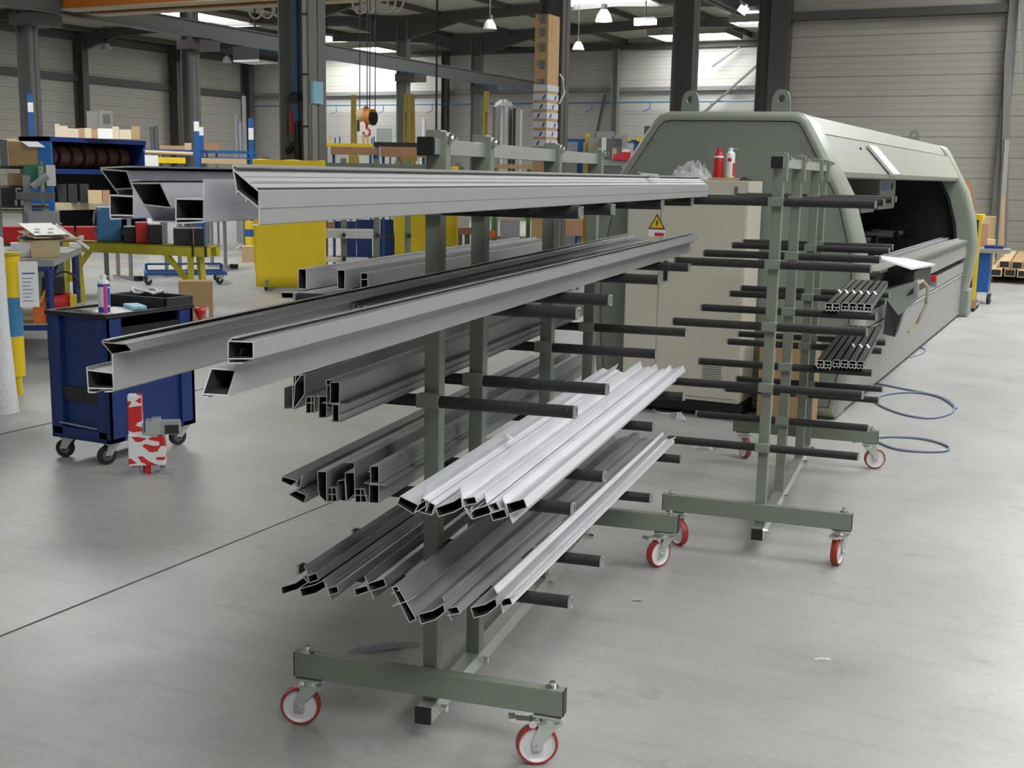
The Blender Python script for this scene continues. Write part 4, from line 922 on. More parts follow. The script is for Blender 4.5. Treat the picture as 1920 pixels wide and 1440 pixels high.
def corner_box(xl, xc, xr, yt, dist, yb=None):
    p = at(xc, yt, dist)
    d = _ray(xr, yt); yr = d.y*(p.x/d.x); d = _ray(xl, yt); xle = d.x*(p.y/d.y)
    zb = at(xc, yb, dist).z if yb else 0.0
    return (xle, p.x), (p.y, yr), (max(0,zb), p.z)

# blue shelving with wire coils
(xa,xb),(ya,yb_),(z0,z1) = corner_box(35,93.5,272,256,26)
sh = empty('blue_shelving',(xb,ya,0),0,'big blue steel shelving unit holding brown wire coils','shelf'); W_, D_ = xb-xa, yb_-ya
def sb(a, b): m = MB(); m.b2(a,b); return m
sb((-W_,0,0),(0,0.05,z1)).build('side_panel','blue2',sh); sb((-W_,D_-0.05,0),(0,D_,z1)).build('side_panel','blue',sh)  # near side in brighter blue, its stronger light put into the colour
sb((-W_,0,z1-0.09),(0.02,D_,z1)).build('top_panel','blue',sh)
zs = at(200,318,26.5).z; sb((-W_,0.05,zs-0.1),(0.01,D_-0.05,zs)).build('shelf_board','blue',sh)
sb((-W_,0.05,0.85),(0.01,D_-0.05,1.0)).build('shelf_board','beige',sh); sb((-W_,0.05,0.1),(-W_+0.04,D_-0.05,z1)).build('back_panel','dark',sh)
sb((-W_,0.05,0.3),(0.0,D_-0.05,0.4)).build('shelf_board','dark',sh)
rr = (z1-0.12-zs)/2*0.95
ord_ = ['nearest','second','third','fourth','fifth','sixth','farthest']
for i in range(7):
    m = MB(); y0_ = ya+0.12+(D_-0.3)*i/7; mt = Matrix.Translation((xb-W_/2,y0_,zs+rr+0.005)) @ Matrix.Rotation(R(-90),4,'X')
    m.lathe([(rr*0.45,0),(rr*0.93,0.02),(rr,0.10),(rr,0.16),(rr*0.93,0.25),(rr*0.45,0.27)],24,mtx=mt,ring=True)
    tag(m.build('wire_coil','spool',None,smooth=True),'%s brown wire coil on the upper blue shelf'%ord_[i],'coil','brown wire coils on the blue shelving')
for i, (x0,y0,x1,y1,mt,lb) in enumerate(((103,232,112,252,'card3','upright pale carton flap box, leftmost on the blue shelving'),(112,236,127,252,'card3','open pale carton second on top of the blue shelving'),(127,241,147,253,'card3','low pale carton third on top of the blue shelving'),(147,240,159,253,'card','brown carton between pale ones on the blue shelving'),
    (159,240,171,254,'card3','square pale carton under the control box on the shelving'),(171,242,182,254,'card','brown carton left of the white striped ones'),(183,241,214,256,'paper','white carton with dark marks on top of the blue shelving'),(211,237,223,257,'card3','tall pale carton right of the marked white one'),(224,243,246,258,'card3','wide pale carton near the right end of the shelving top'),(247,237,262,259,'card','stacked small carton at the right end of the shelving top'))):
    face_box(x0,y0,x1,y1,26.6,0.3,'carton',mt,lb,'box','cartons on top of the blue shelving',z0=z1+0.001)
face_box(165,357,191,373,25.9,0.3,'perforated_carton','card2','pale carton with round holes on the lower blue shelf','box',z0=1.001)
face_box(192,357,206,373,25.9,0.3,'perforated_carton','cardr','reddish carton with holes beside the pale one on the shelf','box',z0=1.001)
for i, x in enumerate((108,128,150)): face_box(x,345,x+17,374,26.3,0.3,'storage_bin','dark',['left','middle','right'][i]+' dark storage bin on the lower blue shelf','bin','dark bins on the lower blue shelf',z0=1.001)
cbx_ = empty('control_box',at(187,222,28.5),azim(at(187,222,28.5)),'grey control box with screen above the blue shelving','control box'); cbx_.location.z = 0
za, zb2 = at(187,241,28.5).z, at(187,207,28.5).z
sb((-0.27,0.05,za),(0.05,0.35,zb2-0.02)).build('casing','hood',cbx_); s_ = sb((-0.02,-0.03,za-0.03),(0.27,0.10,zb2)).build('screen_frame','hood',cbx_); sb((0.06,-0.035,za+0.10),(0.22,-0.03,zb2-0.08)).build('screen','greyd',s_); sb((-0.05,0.15,0),(0.05,0.25,za)).build('stand','dark',cbx_)

# blue posts with white stickers (profile racks far left)
def blue_post(px_, ytop, dist, wpx, label, lab_y=None):
    p = at(px_, ytop, dist); w_ = wpx*dist/2255
    t = empty('blue_rack_post',(p.x,p.y,0),azim(p),label,'post','blue rack posts with white stickers')
    sb((-w_/2,0,0),(w_/2,w_,p.z)).build('post_body','blue2',t)
    if lab_y: sb((-w_/2,-0.004,at(px_,lab_y[1],dist).z),(w_/2,-0.001,at(px_,lab_y[0],dist).z)).build('sticker','tape',t)
blue_post(56,176,28,9,'blue rack post beside the leftmost runway column',(192,210))
blue_post(368,226,26,9,'taller blue rack post right of the yellow strip, front one',(228,246)); blue_post(377,238,27,8,'shorter blue rack post just behind the taller one',(238,254)); blue_post(470,222,27,9,'blue rack post left of the big grey column',(240,262))
br_ = empty('blue_profile_rack',at(320,282,26.3),azim(at(320,282,26.3)),'low blue profile rack with tubes and boards behind the top load','rack'); br_.location.z = 0
zr = at(320,282,26.3).z; zl = at(320,305,26.3).z
sb((-0.55,0,zr-0.04),(1.75,0.06,zr+0.02)).build('cross_rail','blue2',br_); sb((0.6,0,zr-0.16),(1.75,0.5,zr-0.12)).build('shelf_rail','blue2',br_)
for x in (-0.5,0.15,0.55,1.7): sb((x-0.03,0.02,0),(x+0.03,0.08,zr)).build('upright','blue2',br_)
sb((-0.6,0.1,zl-0.3),(1.8,0.9,zl-0.25)).build('base_shelf','dark',br_)
m = MB(); a_, b_ = at(272,285,26.2), at(362,289,26.2); m.cyl(a_,b_,0.04); tag(m.build('cardboard_tube','card2',None,smooth=True),'long pale cardboard tube on the blue profile rack','tube')
face_box(272,291,297,325,25.5,0.2,'partition_board','paper','white panel standing right of the blue shelving','panel',z0=0.0)
def on_stand(x0,y0,x1,y1,dist,dep,nm,mt,label,cat,leg='greyd'):
    o = face_box(x0,y0,x1,y1,dist,dep,nm,mt,label,cat); wd = o.dimensions.x if o.dimensions.x else 1
    me = o.data; xs = [v.co.x for v in me.vertices]; zb = o.location.z
    for s in (min(xs)+0.05, max(xs)-0.05):
        m = MB(); m.b2((s-0.025,dep*0.4,-zb),(s+0.025,dep*0.4+0.05,0)); q = m.build('leg',leg,o)
    return o
on_stand(297,295,348,306,25.0,0.4,'yellow_board','yellow','narrow yellow board left of the blue rack posts','board')
on_stand(378,297,462,307,24.5,0.5,'pale_board','card2','pale board right of the blue rack posts, behind the mitred profiles','board')
on_stand(300,273,358,283,26.8,0.3,'long_carton','card','long brown carton lying on the blue profile rack','box'); 
face_box(346,268,359,281,26.6,0.3,'carton','card2','small square pale carton at the end of the long brown one','box',z0=at(350,281,26.6).z)
on_stand(383,268,410,286,29,0.4,'carton','cardr','reddish carton right of the blue rack posts against the wall','box')
for i,(x,yt,yb2,dx_) in enumerate(((284,238,285,6),(292,236,285,5),(442,215,300,2),(450,228,300,3),(457,180,300,2))):
    m = MB(); a_ = at(x,yt,30); b_ = at(x+dx_*1.6,yb2,29.8); b_.z = 0.0; m.cyl(a_,b_,0.05,n=8)
    tag(m.build('leaning_bar','greyp' if i > 1 else 'greyd',None),['left thin dark bar leaning near the wall above the blue rack','right thin dark bar leaning near the wall above the blue rack','thin grey bar leaning in the corner left','middle grey bar leaning in the back corner','tall pale bar leaning in the back corner'][i],'bar')
# shelves at the far left
p = at(38,330,15.5); sr = empty('storage_shelf',(p.x,p.y,0),azim(p),'grey-green storage shelf with boards at the left edge','shelf')
for yy, mt in ((313,'greyd'),(349,'beige'),(386,'greyd'),(396,'beige')):
    z_ = at(38,yy,15.5).z; sb((-0.36,0,z_-0.025),(0.30,0.45,z_+0.01)).build('shelf_board',mt,sr)
for x in (-0.24,0.02,0.24): sb((x-0.02,0,0),(x+0.02,0.03,at(38,310,15.5).z+0.05)).build('upright','greyp',sr)
o = face_box(45,309,104,341,15.2,0.3,'green_crate','greenp','green and white plastic crate on the left storage shelf','crate',z0=at(38,349,15.5).z+0.011)
wd = o.data.vertices[0].co.x; xs = [v.co.x for v in o.data.vertices]; zs_ = max(v.co.z for v in o.data.vertices)
sb((max(xs)-0.10,-0.003,0.0),(max(xs)+0.002,0.302,zs_)).build('white_end','tape',o)
cb2 = empty('open_carton',at(52,309,15.4),azim(at(52,309,15.4)),'open brown carton with a raised pale flap on the left storage shelf','box')
cb2.location.z = at(38,313,15.5).z+0.011
h_ = 0.28; sb((-0.20,0,0),(0.12,0.01,h_)).build('carton_wall','card',cb2); sb((-0.20,0,0),(-0.19,0.25,h_)).build('carton_wall','card2',cb2); sb((0.11,0,0),(0.12,0.25,h_)).build('carton_wall','card',cb2); sb((-0.20,0.24,0),(0.12,0.25,h_)).build('carton_wall','card2',cb2); sb((-0.2,0,0),(0.12,0.25,0.01)).build('carton_bottom','card',cb2)
m = MB(); m.poly([(-0.06,0.0,h_),(0.12,0,h_),(0.20,-0.12,h_-0.06),(0.02,-0.12,h_-0.06)],(0,0,0.004)); m.build('flap','paper',cb2)
m = MB(); m.poly([(-0.20,0.0,h_),(-0.06,0.24,h_),(-0.12,0.26,h_+0.04),(-0.26,0.02,h_+0.02)],(0,0,0.004)); m.build('flap','card2',cb2)
for i, (x0,y0,x1,y1,mt,lb) in enumerate(((0,262,14,300,'greyd','dark bundle of fittings at the left edge of the storage shelf'),(14,325,44,345,'cardr','reddish carton under the open carton on the shelf'),(2,352,30,383,'dark','dark box on the third shelf at the left edge'),(32,356,44,385,'dark','narrow dark box beside it on the third shelf'),(28,375,50,383,'aluw','bright metal sheet piece on the left storage shelf'))):
    zz = at(38,(313,349,386,386,386)[i],15.5).z+0.011; face_box(x0,y0,x1,y1,15.4,0.25,'shelf_item',mt,lb,'box',z0=zz)
# drilling head
p = at(85,420,15.0); dh_ = empty('bench_drill',(p.x,p.y,0),azim(p),'grey bench drill and vise behind the red bins','machine')
zb_ = at(85,420,15).z; sb((-0.20,0,0),(0.18,0.4,zb_)).build('stand','greyd',dh_); sb((-0.18,0.0,zb_),(0.16,0.3,zb_+0.14)).build('vise','greyp',dh_)
sb((-0.22,0.1,zb_),(-0.14,0.2,zb_+0.55)).build('column','greyp',dh_); sb((-0.30,0.0,zb_+0.28),(0.12,0.25,zb_+0.36)).build('arm','greyd',dh_); m = MB(); m.cyl((-0.02,0.1,zb_+0.36),(-0.02,0.1,zb_+0.66),0.03); m.cyl((-0.12,0.05,zb_+0.42),(0.05,0.05,zb_+0.55),0.04); m.build('spindle','greyp',dh_)

# yellow bench and the gear on it
A_ = Vector((-12.1,11.08,0)); B_ = Vector((-9.70,11.40,0)); bz = 0.80; ang = math.atan2((B_-A_).y,(B_-A_).x); L_ = (B_-A_).length
yb = empty('yellow_welding_bench',A_,ang,'long worn yellow steel bench carrying welding gear','bench')
m = MB(); m.b2((0,0,bz-0.13),(L_,0.08,bz)); m.b2((0,0.20,bz-0.13),(L_,0.28,bz)); m.b2((0,0,bz-0.02),(L_,0.28,bz)); m.build('bench_top','yelgreen',yb)
for x in (0.35,L_-0.26):
    for y, s in ((0.04,-1),(0.24,1)):
        m = MB(); m.bar((x,y,bz-0.12),(x+(0.03 if x > 1 else 0),y+(0.06*s),0),0.07,0.07); m.build('leg','yelgreen',yb)
m = MB(); m.bar((L_-0.60,0.04,bz-0.12),(L_-0.25,0.04,0.30),0.06,0.05); m.build('brace','yelgreen',yb); m = MB(); m.bar((0.7,0.04,bz-0.12),(0.38,0.04,0.3),0.06,0.05); m.build('brace','yelgreen',yb)
m = MB()
for x in (L_-0.02,L_-0.20): m.b2((x-0.015,-0.004,bz-0.13),(x+0.015,0.0,bz))
m.build('end_mark','dark',yb)
def on_bench(px0, px1, ytop, dep, nm, mt, label, cat, dist=None, bev=0.01):
    return face_box(px0, ytop, px1, 455, dist, dep, nm, mt, label, cat, z0=bz+0.001, bev=bev)
on_bench(181,228,388,0.3,'blue_fume_extractor','bluel','tapered light blue plastic unit with grey hose on the yellow bench','extractor',15.95,0.02)
m = MB(); q0 = at(186,392,15.9); m.tube([q0+Vector((0,0,0)),q0+Vector((-0.10,0.02,-0.04)),q0+Vector((-0.13,0.03,-0.15)),q0+Vector((-0.11,0.03,-0.30)),q0+Vector((-0.05,0.03,-0.38))],0.015,8); tag(m.build('grey_hose','greyp',None,smooth=True),'grey hose bending down left of the blue plastic unit','hose')
on_bench(231,254,425,0.3,'power_unit','black','black power unit between the blue and red gear on the bench','welder',15.7)
on_bench(254,278,417,0.25,'red_welder','labelred','dark red welding unit in the middle of the yellow bench','welder',15.6)
on_bench(278,304,421,0.3,'black_welder','black','black welding unit right of the red one on the bench','welder',15.45)
on_bench(325,362,428,0.3,'black_case','dark','dark case left of the two at the bench end','case',15.2); on_bench(363,382,428,0.3,'black_case','black','black case at the right end of the yellow bench','case',15.05)
# red bins on a low table behind the bench
p = at(95,455,17.2); rt = empty('grey_side_table',(p.x,p.y,0),azim(p),'low side table carrying the red bins at the left','table'); zt_ = at(95,455,17.2).z
sb((-0.75,0,zt_-0.05),(0.75,0.6,zt_)).build('table_top','greyd',rt)
for x in (-0.7,0.7): sb((x-0.03,0.1,0),(x+0.03,0.16,zt_-0.05)).build('leg','greyd',rt)
for x0,x1,lb in ((4,60,'leftmost long red plastic bin'),(102,139,'middle red plastic bin behind the pile of plates'),(143,183,'right red plastic bin with white label')):
    o = face_box(x0,426,x1,452,17.15,0.35,'red_bin','redp',lb,'bin','red plastic bins on the side table',z0=zt_+0.001)
    if x0 == 143: sb((-0.1,-0.003,0.03),(-0.04,0,0.1)).build('bin_label','tape',o)
# blue-legged worktable
tz = 0.90; A = Vector((-8.34,7.77)); B = Vector((-9.49,9.22)); pr = Vector((-0.78,-0.62))
wt = empty('worktable',(A.x,A.y,0),0,'worktable with pale top and blue legs at the left','table')
c4 = [Vector((0,0)),B-A,B-A+pr*1.5,pr*1.5]
m = MB(); m.poly([(c.x,c.y,tz-0.06) for c in c4],(0,0,0.05)); m.build('edge_frame','greyp',wt)
m = MB(); m.poly([(c.x,c.y,tz-0.01) for c in c4],(0,0,0.012)); m.build('table_top','hood',wt)
for c in [c4[0]+(c4[2]-c4[0])*0.04, c4[1]+(c4[3]-c4[1])*0.04, c4[2]*0.96, c4[3]*0.97]:
    m = MB(); m.b2((c.x-0.025,c.y-0.025,0),(c.x+0.025,c.y+0.025,tz-0.05)); m.build('leg','blue',wt)
m = MB(); m.poly([(c.x*0.97,c.y*0.97,0.27) for c in c4],(0,0,0.05)); m.build('lower_shelf','blue',wt); m = MB(); m.poly([(c.x*0.97,c.y*0.97,0.32) for c in c4],(0,0,0.01)); m.build('shelf_board','beige',wt)
m = MB(); m.bar((-0.05,-0.05,0.8),(-0.7,0.7,0.55),0.03,0.03); m.bar((-0.05,-0.05,0.55),(-0.7,0.7,0.8),0.03,0.03); m.bar((-0.03,-0.03,0.82),(-1.1,-0.9,0.82),0.05,0.04); m.build('cross_brace','blue',wt)
sz = tz+0.004
face_box(62,572,88,597,11.5,0.2,'orange_box','orangep','orange box on the lower shelf of the worktable','box',z0=0.331)
t = empty('small_compressor',at(112,560,12.0),azim(at(112,560,12)),'small red compressor with hoses under the worktable','compressor'); t.location.z = 0.331
m = MB(); m.cyl((-0.16,0.1,0.12),(0.10,0.1,0.12),0.09); m.build('tank','labelred',t,smooth=True); m = MB(); m.box((-0.05,0.1,0.28),(0.2,0.16,0.14)); m.build('motor','dark',t)
m = MB(); m.tube([(0.05+0.13*math.cos(a),0.05,0.25+0.16*math.sin(a)) for a in [i*0.3 for i in range(18)]],0.01,6); m.build('hose_coil','dark',t)
m = MB(); m.box((-0.12,-0.02,0.25),(0.02,0.02,0.35),ry=0.4); m.box((0.12,0,0.1),(0.06,0.06,0.2)); m.build('yellow_fitting','sign_y',t)
def flat_plate(px_, py_, dist, w_, d_, z_, mt, label, tilt=0.0, rz=0.0, holes=False):
    p = at(px_, py_, dist); m = MB(); m.box((0,0,0.004),(w_,d_,0.008),rx=tilt)
    o = m.build('scrap_plate',mt,None,(p.x,p.y,z_),azim(p)+rz); tag(o,label,'plate','stacked scrap plates on the worktable')
    if holes:
        h = MB()
        for hx, hy in ((-0.08,-0.04),(0.05,-0.05),(-0.03,0.05),(0.10,0.04)): h.box((hx,hy,0.0085),(0.05,0.03,0.002),rx=tilt)
        h.build('punched_hole','black',o)
    return o
sup = MB(); sup.box((0,0,0.07),(0.34,0.3,0.14)); pp_ = at(75,470,11.9); tag(sup.build('wooden_block','beige',None,(pp_.x,pp_.y,sz),azim(pp_)),'wooden block under the stacked plates on the worktable','block')
for i, (z_, mt, lb) in enumerate(((0.141,'wood','lowest brown plate of the pile on the worktable'),(0.155,'dark','dark plate low in the pile on the worktable'),(0.17,'greyd','grey plate in the middle of the pile'),(0.19,'card2','curved pale plate near the top of the pile'),(0.235,'hood','top pale plate with punched holes on the pile'))):
    flat_plate(77+i,440,11.9,0.36-0.01*i,0.30,sz+z_,mt,lb,0.0 if i < 3 else 0.16*(i-2),0.5 if i > 2 else 0.2*i,i == 4)
m = MB(); m.box((0,0,0.012),(0.55,0.22,0.02)); pp_ = at(92,456,12.3); tag(m.build('wooden_board','wood',None,(pp_.x,pp_.y,sz+0.12),azim(pp_)),'brown board sticking out right below the plate pile','board')
m = MB(); a_, b_ = at(105,422,12.3), at(166,466,12.6); m.bar(a_,b_,0.02,0.03); tag(m.build('aluminium_strip','aluw',None),'pale strip slanting down from the plate pile over the table edge','strip')
for i, (x0,x1,y0,mt,lb) in enumerate(((20,56,456,'aluw','bundle of bright short profiles on the worktable left'),(58,100,468,'card2','flat pale cardboard tray at the front of the worktable'),(14,40,470,'cardr','brown tray at the left of the worktable'),(130,152,456,'paper','white crumpled parts at the far corner of the worktable'))):
    face_box(x0,y0,x1,y0+16,(11.7,11.6,11.7,13.0)[i],0.16,'table_item',mt,lb,'tray',z0=sz)
# striped post, notice, film roll
pt = ground(40,738); ys_ = empty('striped_tube_stand',(pt.x-0.05,pt.y-0.02,0),0,'yellow and blue banded tube on a yellow foot at the left edge','post')
zf_ = [at(30,y,9.75).z for y in (705,630,557,478)]
for (a, b), mt in zip(zip(zf_, zf_[1:]),('sign_y','bluel','sign_y')):
    m = MB(); m.cyl((0,0,a),(0,0,b),0.088,n=28); m.build('tube_band',mt,ys_,smooth=True)
m = MB(); m.cyl((0.05,0,0),(0.05,0,zf_[0]),0.028); m.cyl((-0.03,0.04,0),(-0.03,0.04,zf_[0]),0.028); m.build('foot','sign_y',ys_)
m = MB(); m.cyl((0,0,zf_[3]),(0,0,zf_[3]+0.02),0.10,n=28); m.build('rim','yelgreen',ys_)
p1 = at(54,533,9.7); m = MB(); zt0, zb0 = at(54,490,9.7).z, at(54,576,9.7).z
m.b2((-0.068,0,zb0),(0.068,0.006,zt0)); o = m.build('notice_sheet','paper',None,(p1.x,p1.y,0),azim(p1)); tag(o,'white printed notice hanging beside the banded tube','notice')
m = MB(); m.b2((-0.045,-0.002,zt0-0.095),(0.045,0,zt0-0.085)); m.build('printed_heading','labelblue',o)
m = MB()
for i in range(7): m.b2((-0.045,-0.002,zt0-0.13-i*0.028),(0.03-0.01*(i%3),0,zt0-0.125-i*0.028))
m.build('printed_line','bluel',o)
pt = ground(4,772); m = MB(); ztop = at(8,440,math.hypot(pt.x,pt.y)).z
m.lathe([(0.115,0),(0.10,0.1),(0.085,0.3),(0.075,0.8),(0.07,ztop-0.03),(0.04,ztop)],18,mtx=None); o = m.build('film_roll','bubble',None,(pt.x,pt.y,0),smooth=True); tag(o,'upright roll of white bubble film cut by the left edge','roll')

# roller table legs, dolly, boxes
p = ground(257,527); rtb = empty('roller_table',(0,0,0),0,'grey roller table on paired tube legs behind the yellow bench','table')
prs = [((222,522),(246,525)),((313,515),(338,517)),((398,500),(423,502))]; tops = []
for a, b in prs:
    ga, gb = ground(*a), ground(*b)
    for g in (ga, gb): m = MB(); m.cyl((g.x,g.y,0.03),(g.x,g.y,0.98),0.032); m.build('leg','greyp',rtb); tops.append(g)
    d_ = (gb-ga).normalized(); m = MB(); m.bar((ga.x-d_.x*0.1,ga.y-d_.y*0.1,0.03),(gb.x+d_.x*0.15,gb.y+d_.y*0.15,0.03),0.06,0.05); m.build('foot_bar','greyp',rtb)
    m = MB(); m.bar((gb.x+d_.x*0.15,gb.y+d_.y*0.15,0.035),(gb.x+d_.x*0.27,gb.y+d_.y*0.27,0.035),0.09,0.08); m.build('rubber_end','black',rtb)
m = MB(); a, b = tops[0], tops[-1]; m.bar((a.x,a.y,1.0),(b.x,b.y,1.0),0.35,0.08); m.build('roller_bed','greyp',rtb)
p = ground(350,534); dl = empty('blue_dolly',(p.x,p.y,0),azim(p)+0.05,'low blue tubular dolly with black casters on the floor','dolly')
m = MB()
for y in (0.05,0.35,0.65): m.b2((-0.6,y-0.02,0.14),(0.6,y+0.02,0.18))
for x in (-0.58,0.0,0.58): m.b2((x-0.02,0.05,0.14),(x+0.02,0.65,0.18))
m.b2((-0.58,0.63,0.18),(-0.54,0.67,0.27)); m.b2((0.54,0.63,0.18),(0.58,0.67,0.27)); m.b2((-0.56,0.64,0.25),(0.56,0.67,0.28)); m.build('dolly_frame','blue2',dl)
for x in (-0.52,0.52):
    for y in (0.08,0.62): black_caster(dl,x,y,0.055,R(190),0.14)
pt = at(367,560,13.2); m = MB(); 
cx_ = face_box(336,528,400,640,13.2,0.25,'flat_carton','card','tall flat brown carton standing behind the blue cart','box',z0=0.0)
sb((0.10,-0.003,0.15),(0.13,0,0.26)).build('carton_label','tape',cx_)
oc = face_box(454,462,478,489,23.3,0.3,'carton','card2','small open pale carton on the floor left of the yellow sheet','box',z0=0.0); m = MB(); m.poly([(-0.14,0,0.3),(-0.24,-0.1,0.24),(-0.24,0.2,0.24),(-0.14,0.3,0.3)],(0,0,0.01)); m.build('flap','card2',oc)
dr = empty('banded_drum',(0,0,0),0,'small yellow and blue banded drum behind the open carton','drum'); g = at(471,440,24.6); 
m = MB(); m.cyl((g.x,g.y,0),(g.x,g.y,0.42),0.12); m.build('lower_band','sign_y',dr); m = MB(); m.cyl((g.x,g.y,0.42),(g.x,g.y,0.56),0.121); m.build('blue_band','blue2',dr); m = MB(); m.cyl((g.x,g.y,0.56),(g.x,g.y,0.72),0.12); m.build('upper_band','sign_y',dr)

# profile frame with yellow sheets in the middle distance
def rack3(px0, px1, dist, posts, label, yt):
    a, b = at(px0,yt,dist), at(px1,yt,dist); c_ = (a+b)/2; az = azim(c_); wd = (b-a).length; zt = c_.z
    t = empty('green_profile_frame',(c_.x,c_.y,0),az,label,'rack')
    sb((-wd/2,0,zt-0.1),(wd/2,0.07,zt-0.02)).build('top_rail','green',t)
    sb((-wd/2,0,0.12),(wd/2,0.07,0.2)).build('bottom_rail','green',t)
    for q in posts:
        x = (at(q,yt,dist)-c_).dot(Vector((math.cos(az),math.sin(az),0))); sb((x-0.045,-0.02,0.1),(x+0.045,0.07,zt+0.05)).build('post','green',t)
        m = MB(); m.box((x,-0.1,0.12),(0.08,1.0,0.08)); m.build('base_beam','green',t)
        for z in (0.45,0.8,1.15):
            m = MB(); m.cyl((x,0.0,z),(x,-0.45,z),0.03,n=8); m.cyl((x,0.05,z),(x,0.5,z),0.03,n=8); m.build('support_arm','foam',t)
        for yy in (-0.5,0.35): black_caster(t,x,yy,0.05,R(260),0.085)
    return t
rack3(485,800,18.3,(500,644,706,765),'green profile frame behind the yellow sheet in the middle distance',303)
def tarp(x0,y0,x1,y1,dist,label,seed,dep=0.5):
    a, b = at(x0,y0,dist), at(x1,y0,dist); c_ = (a+b)/2; az = azim(c_); wd = (b-a).length; zt = c_.z; zb = at((x0+x1)/2,y1,dist).z; rnd = random.Random(seed); m = MB(); g = []
    n = 25
    for j, (yy, z) in enumerate([(dep,zt-0.3),(dep,zt),(dep*0.5,zt+0.01),(0.02,zt+0.005),(0.0,zt-0.03)]+[(0.0,zt-(zt-zb)*k/10) for k in range(1,11)]):
        row = []
        for i in range(n):
            u = i/(n-1); fold = 0.007*math.sin(u*5+seed)*min(1,max(0,(zt-z)))+0.0015*math.sin(u*31+z*3)
            row.append((-wd/2+wd*u+(0.02 if z < zb+0.3 and i == 0 else 0), yy-fold*(1 if yy < 0.1 else 0), z+(0.008*math.sin(u*14) if z == zt+0.01 else 0)))
        g.append(row)
    m.quads(g); return tag(m.build('yellow_sheet','yellow',None,(c_.x,c_.y,0),az,smooth=True,solid=0.004),label,'sheet','yellow sheets hung over profile frames')
tarp(473,301,610,538,17.7,'large yellow sheet hanging nearly to the floor left of the front post',2)
tarp(738,313,860,480,20.3,'second yellow sheet further back behind the front posts',5)
rack3(735,870,20.8,(745,858),'green frame under the second yellow sheet',309)
def long_pack(x0,y0,x1,y1,dist,mt,label,dep=0.35,nm='long_carton',cat='box'):
    return on_stand(x0,y0,x1,y1,dist,dep,nm,mt,label,cat,'blue2')
wb = face_box(611,430,700,447,18.0,0.2,'white_profile_bundle','white','bundle of white profiles on the green frame right of the yellow sheet','bundle')
m = MB()
for i in range(3): m.b2((-0.36,-0.002,0.02+0.035*i),(0.36,0,0.024+0.035*i))
m.build('joint_line','greyd',wb)
face_box(608,484,690,492,18.0,0.2,'white_profile_bundle','white','lower bundle of white profiles behind the upright silver boxes','bundle')
blst = ((629,415,667,440,'upper left navy bin behind the green frame'),(668,412,700,440,'upper middle navy bin behind the green frame'),(713,412,740,432,'upper right navy bin near the second yellow sheet'),(640,447,668,482,'lower left navy bin behind the green frame'),(669,447,698,482,'lower middle navy bin behind the green frame'),(712,447,740,480,'lower right navy bin near the second yellow sheet'))
shf = empty('bin_shelf',at(685,445,21.5),azim(at(685,445,21.5)),'dark shelf holding navy bins behind the green frame','shelf'); shf.location.z = 0
z1_, z2_ = at(685,441,21.5).z, at(685,483,21.5).z
for z_ in (z1_,z2_): sb((-0.75,0,z_-0.04),(0.6,0.5,z_)).build('shelf_board','cardr',shf)
for x in (-0.72,0.57): sb((x-0.03,0.3,0),(x+0.03,0.36,z1_+0.02)).build('upright','dark',shf)
for i, (x0,y0,x1,y1,lb) in enumerate(blst): face_box(x0,y0,x1,y1,21.45,0.3,'navy_bin','blue',lb,'bin','navy bins behind the green frame',z0=(z1_ if i < 3 else z2_)+0.001)
face_box(612,416,628,440,21.4,0.3,'carton','cardr','reddish carton at the left end of the bin shelf','box',z0=z1_+0.001)
long_pack(620,276,708,290,21.5,'cardr','long reddish carton left of the zinc top rail'); long_pack(713,276,800,294,21.0,'cardr','long reddish carton ending behind the black rail cap')
long_pack(700,267,800,275,22.5,'dark','long dark flat pack lying above the reddish cartons',0.4,'flat_pack','pack'); long_pack(606,269,700,275,24,'sign_y','pale yellow bench top behind the long cartons',0.5,'yellow_bench_top','bench')
def a_frame(xb0, xb1, xt0, xt1, yt, ym, dist, label):
    c_ = at((xb0+xb1)/2, ym, dist); az = azim(c_); zt = at(xt0,yt,dist).z; zm = c_.z; s = dist/2255
    t = empty('lifting_frame',(c_.x,c_.y,0),az,label,'frame','tan lifting frames'); mid = (xb0+xb1)/2
    for xb_, xt_, sg_ in ((xb0,xt0,1),(xb1,xt1,-1)):
        m = MB(); m.bar(((xb_-mid)*s+sg_*0.04,0,0),((xt_-mid)*s+sg_*0.04,0,zt),0.06,0.08); m.build('side_rail','ochre',t)
    sb(((xt0-mid)*s,-0.05,zt-0.45),((xt1-mid)*s,0.06,zt)).build('top_plate','ochre',t); sb(((xb0-mid)*s,-0.05,zm-0.25),((xb1-mid)*s,0.06,zm)).build('bottom_plate','ochre',t)
a_frame(654,673,659,668,178,292,30,'tan lifting frame left of the hanging crane hook')
a_frame(752,766,757,765,176,283,31,'left tan lifting frame of the pair beside the runway column'); a_frame(766,782,768,777,176,283,31,'right tan lifting frame of the pair beside the runway column'); a_frame(900,918,906,916,171,275,26,'tan lifting frame left of the wrapped upright profiles')
on_stand(706,241,735,268,33,0.1,'glass_pane','glass','pale greenish glass pane standing right of the crane hook','glass'); 
m = MB(); a_ = at(796,222,25); m.cyl(a_,Vector((a_.x-0.15,a_.y,0)),0.04,n=8); tag(m.build('white_lath','tape',None),'white lath leaning left of the front trolley top','lath')
for i, (x, yt) in enumerate(((616,256),(627,258),(636,256),(679,252),(687,254),(696,258),(700,256))):
    face_box(x,yt,x+(5 if i in (0,3,4) else 2.5),272,24.1,0.05,'upright_offcut','card2' if i in (0,3,4) else 'blue2',['wide pale','thin blue','thin dark','first pale','second pale','thin blue right','last blue'][i]+' offcut standing on the pale yellow bench','offcut','offcuts standing on the yellow bench top',z0=at(650,269,24).z+0.001)
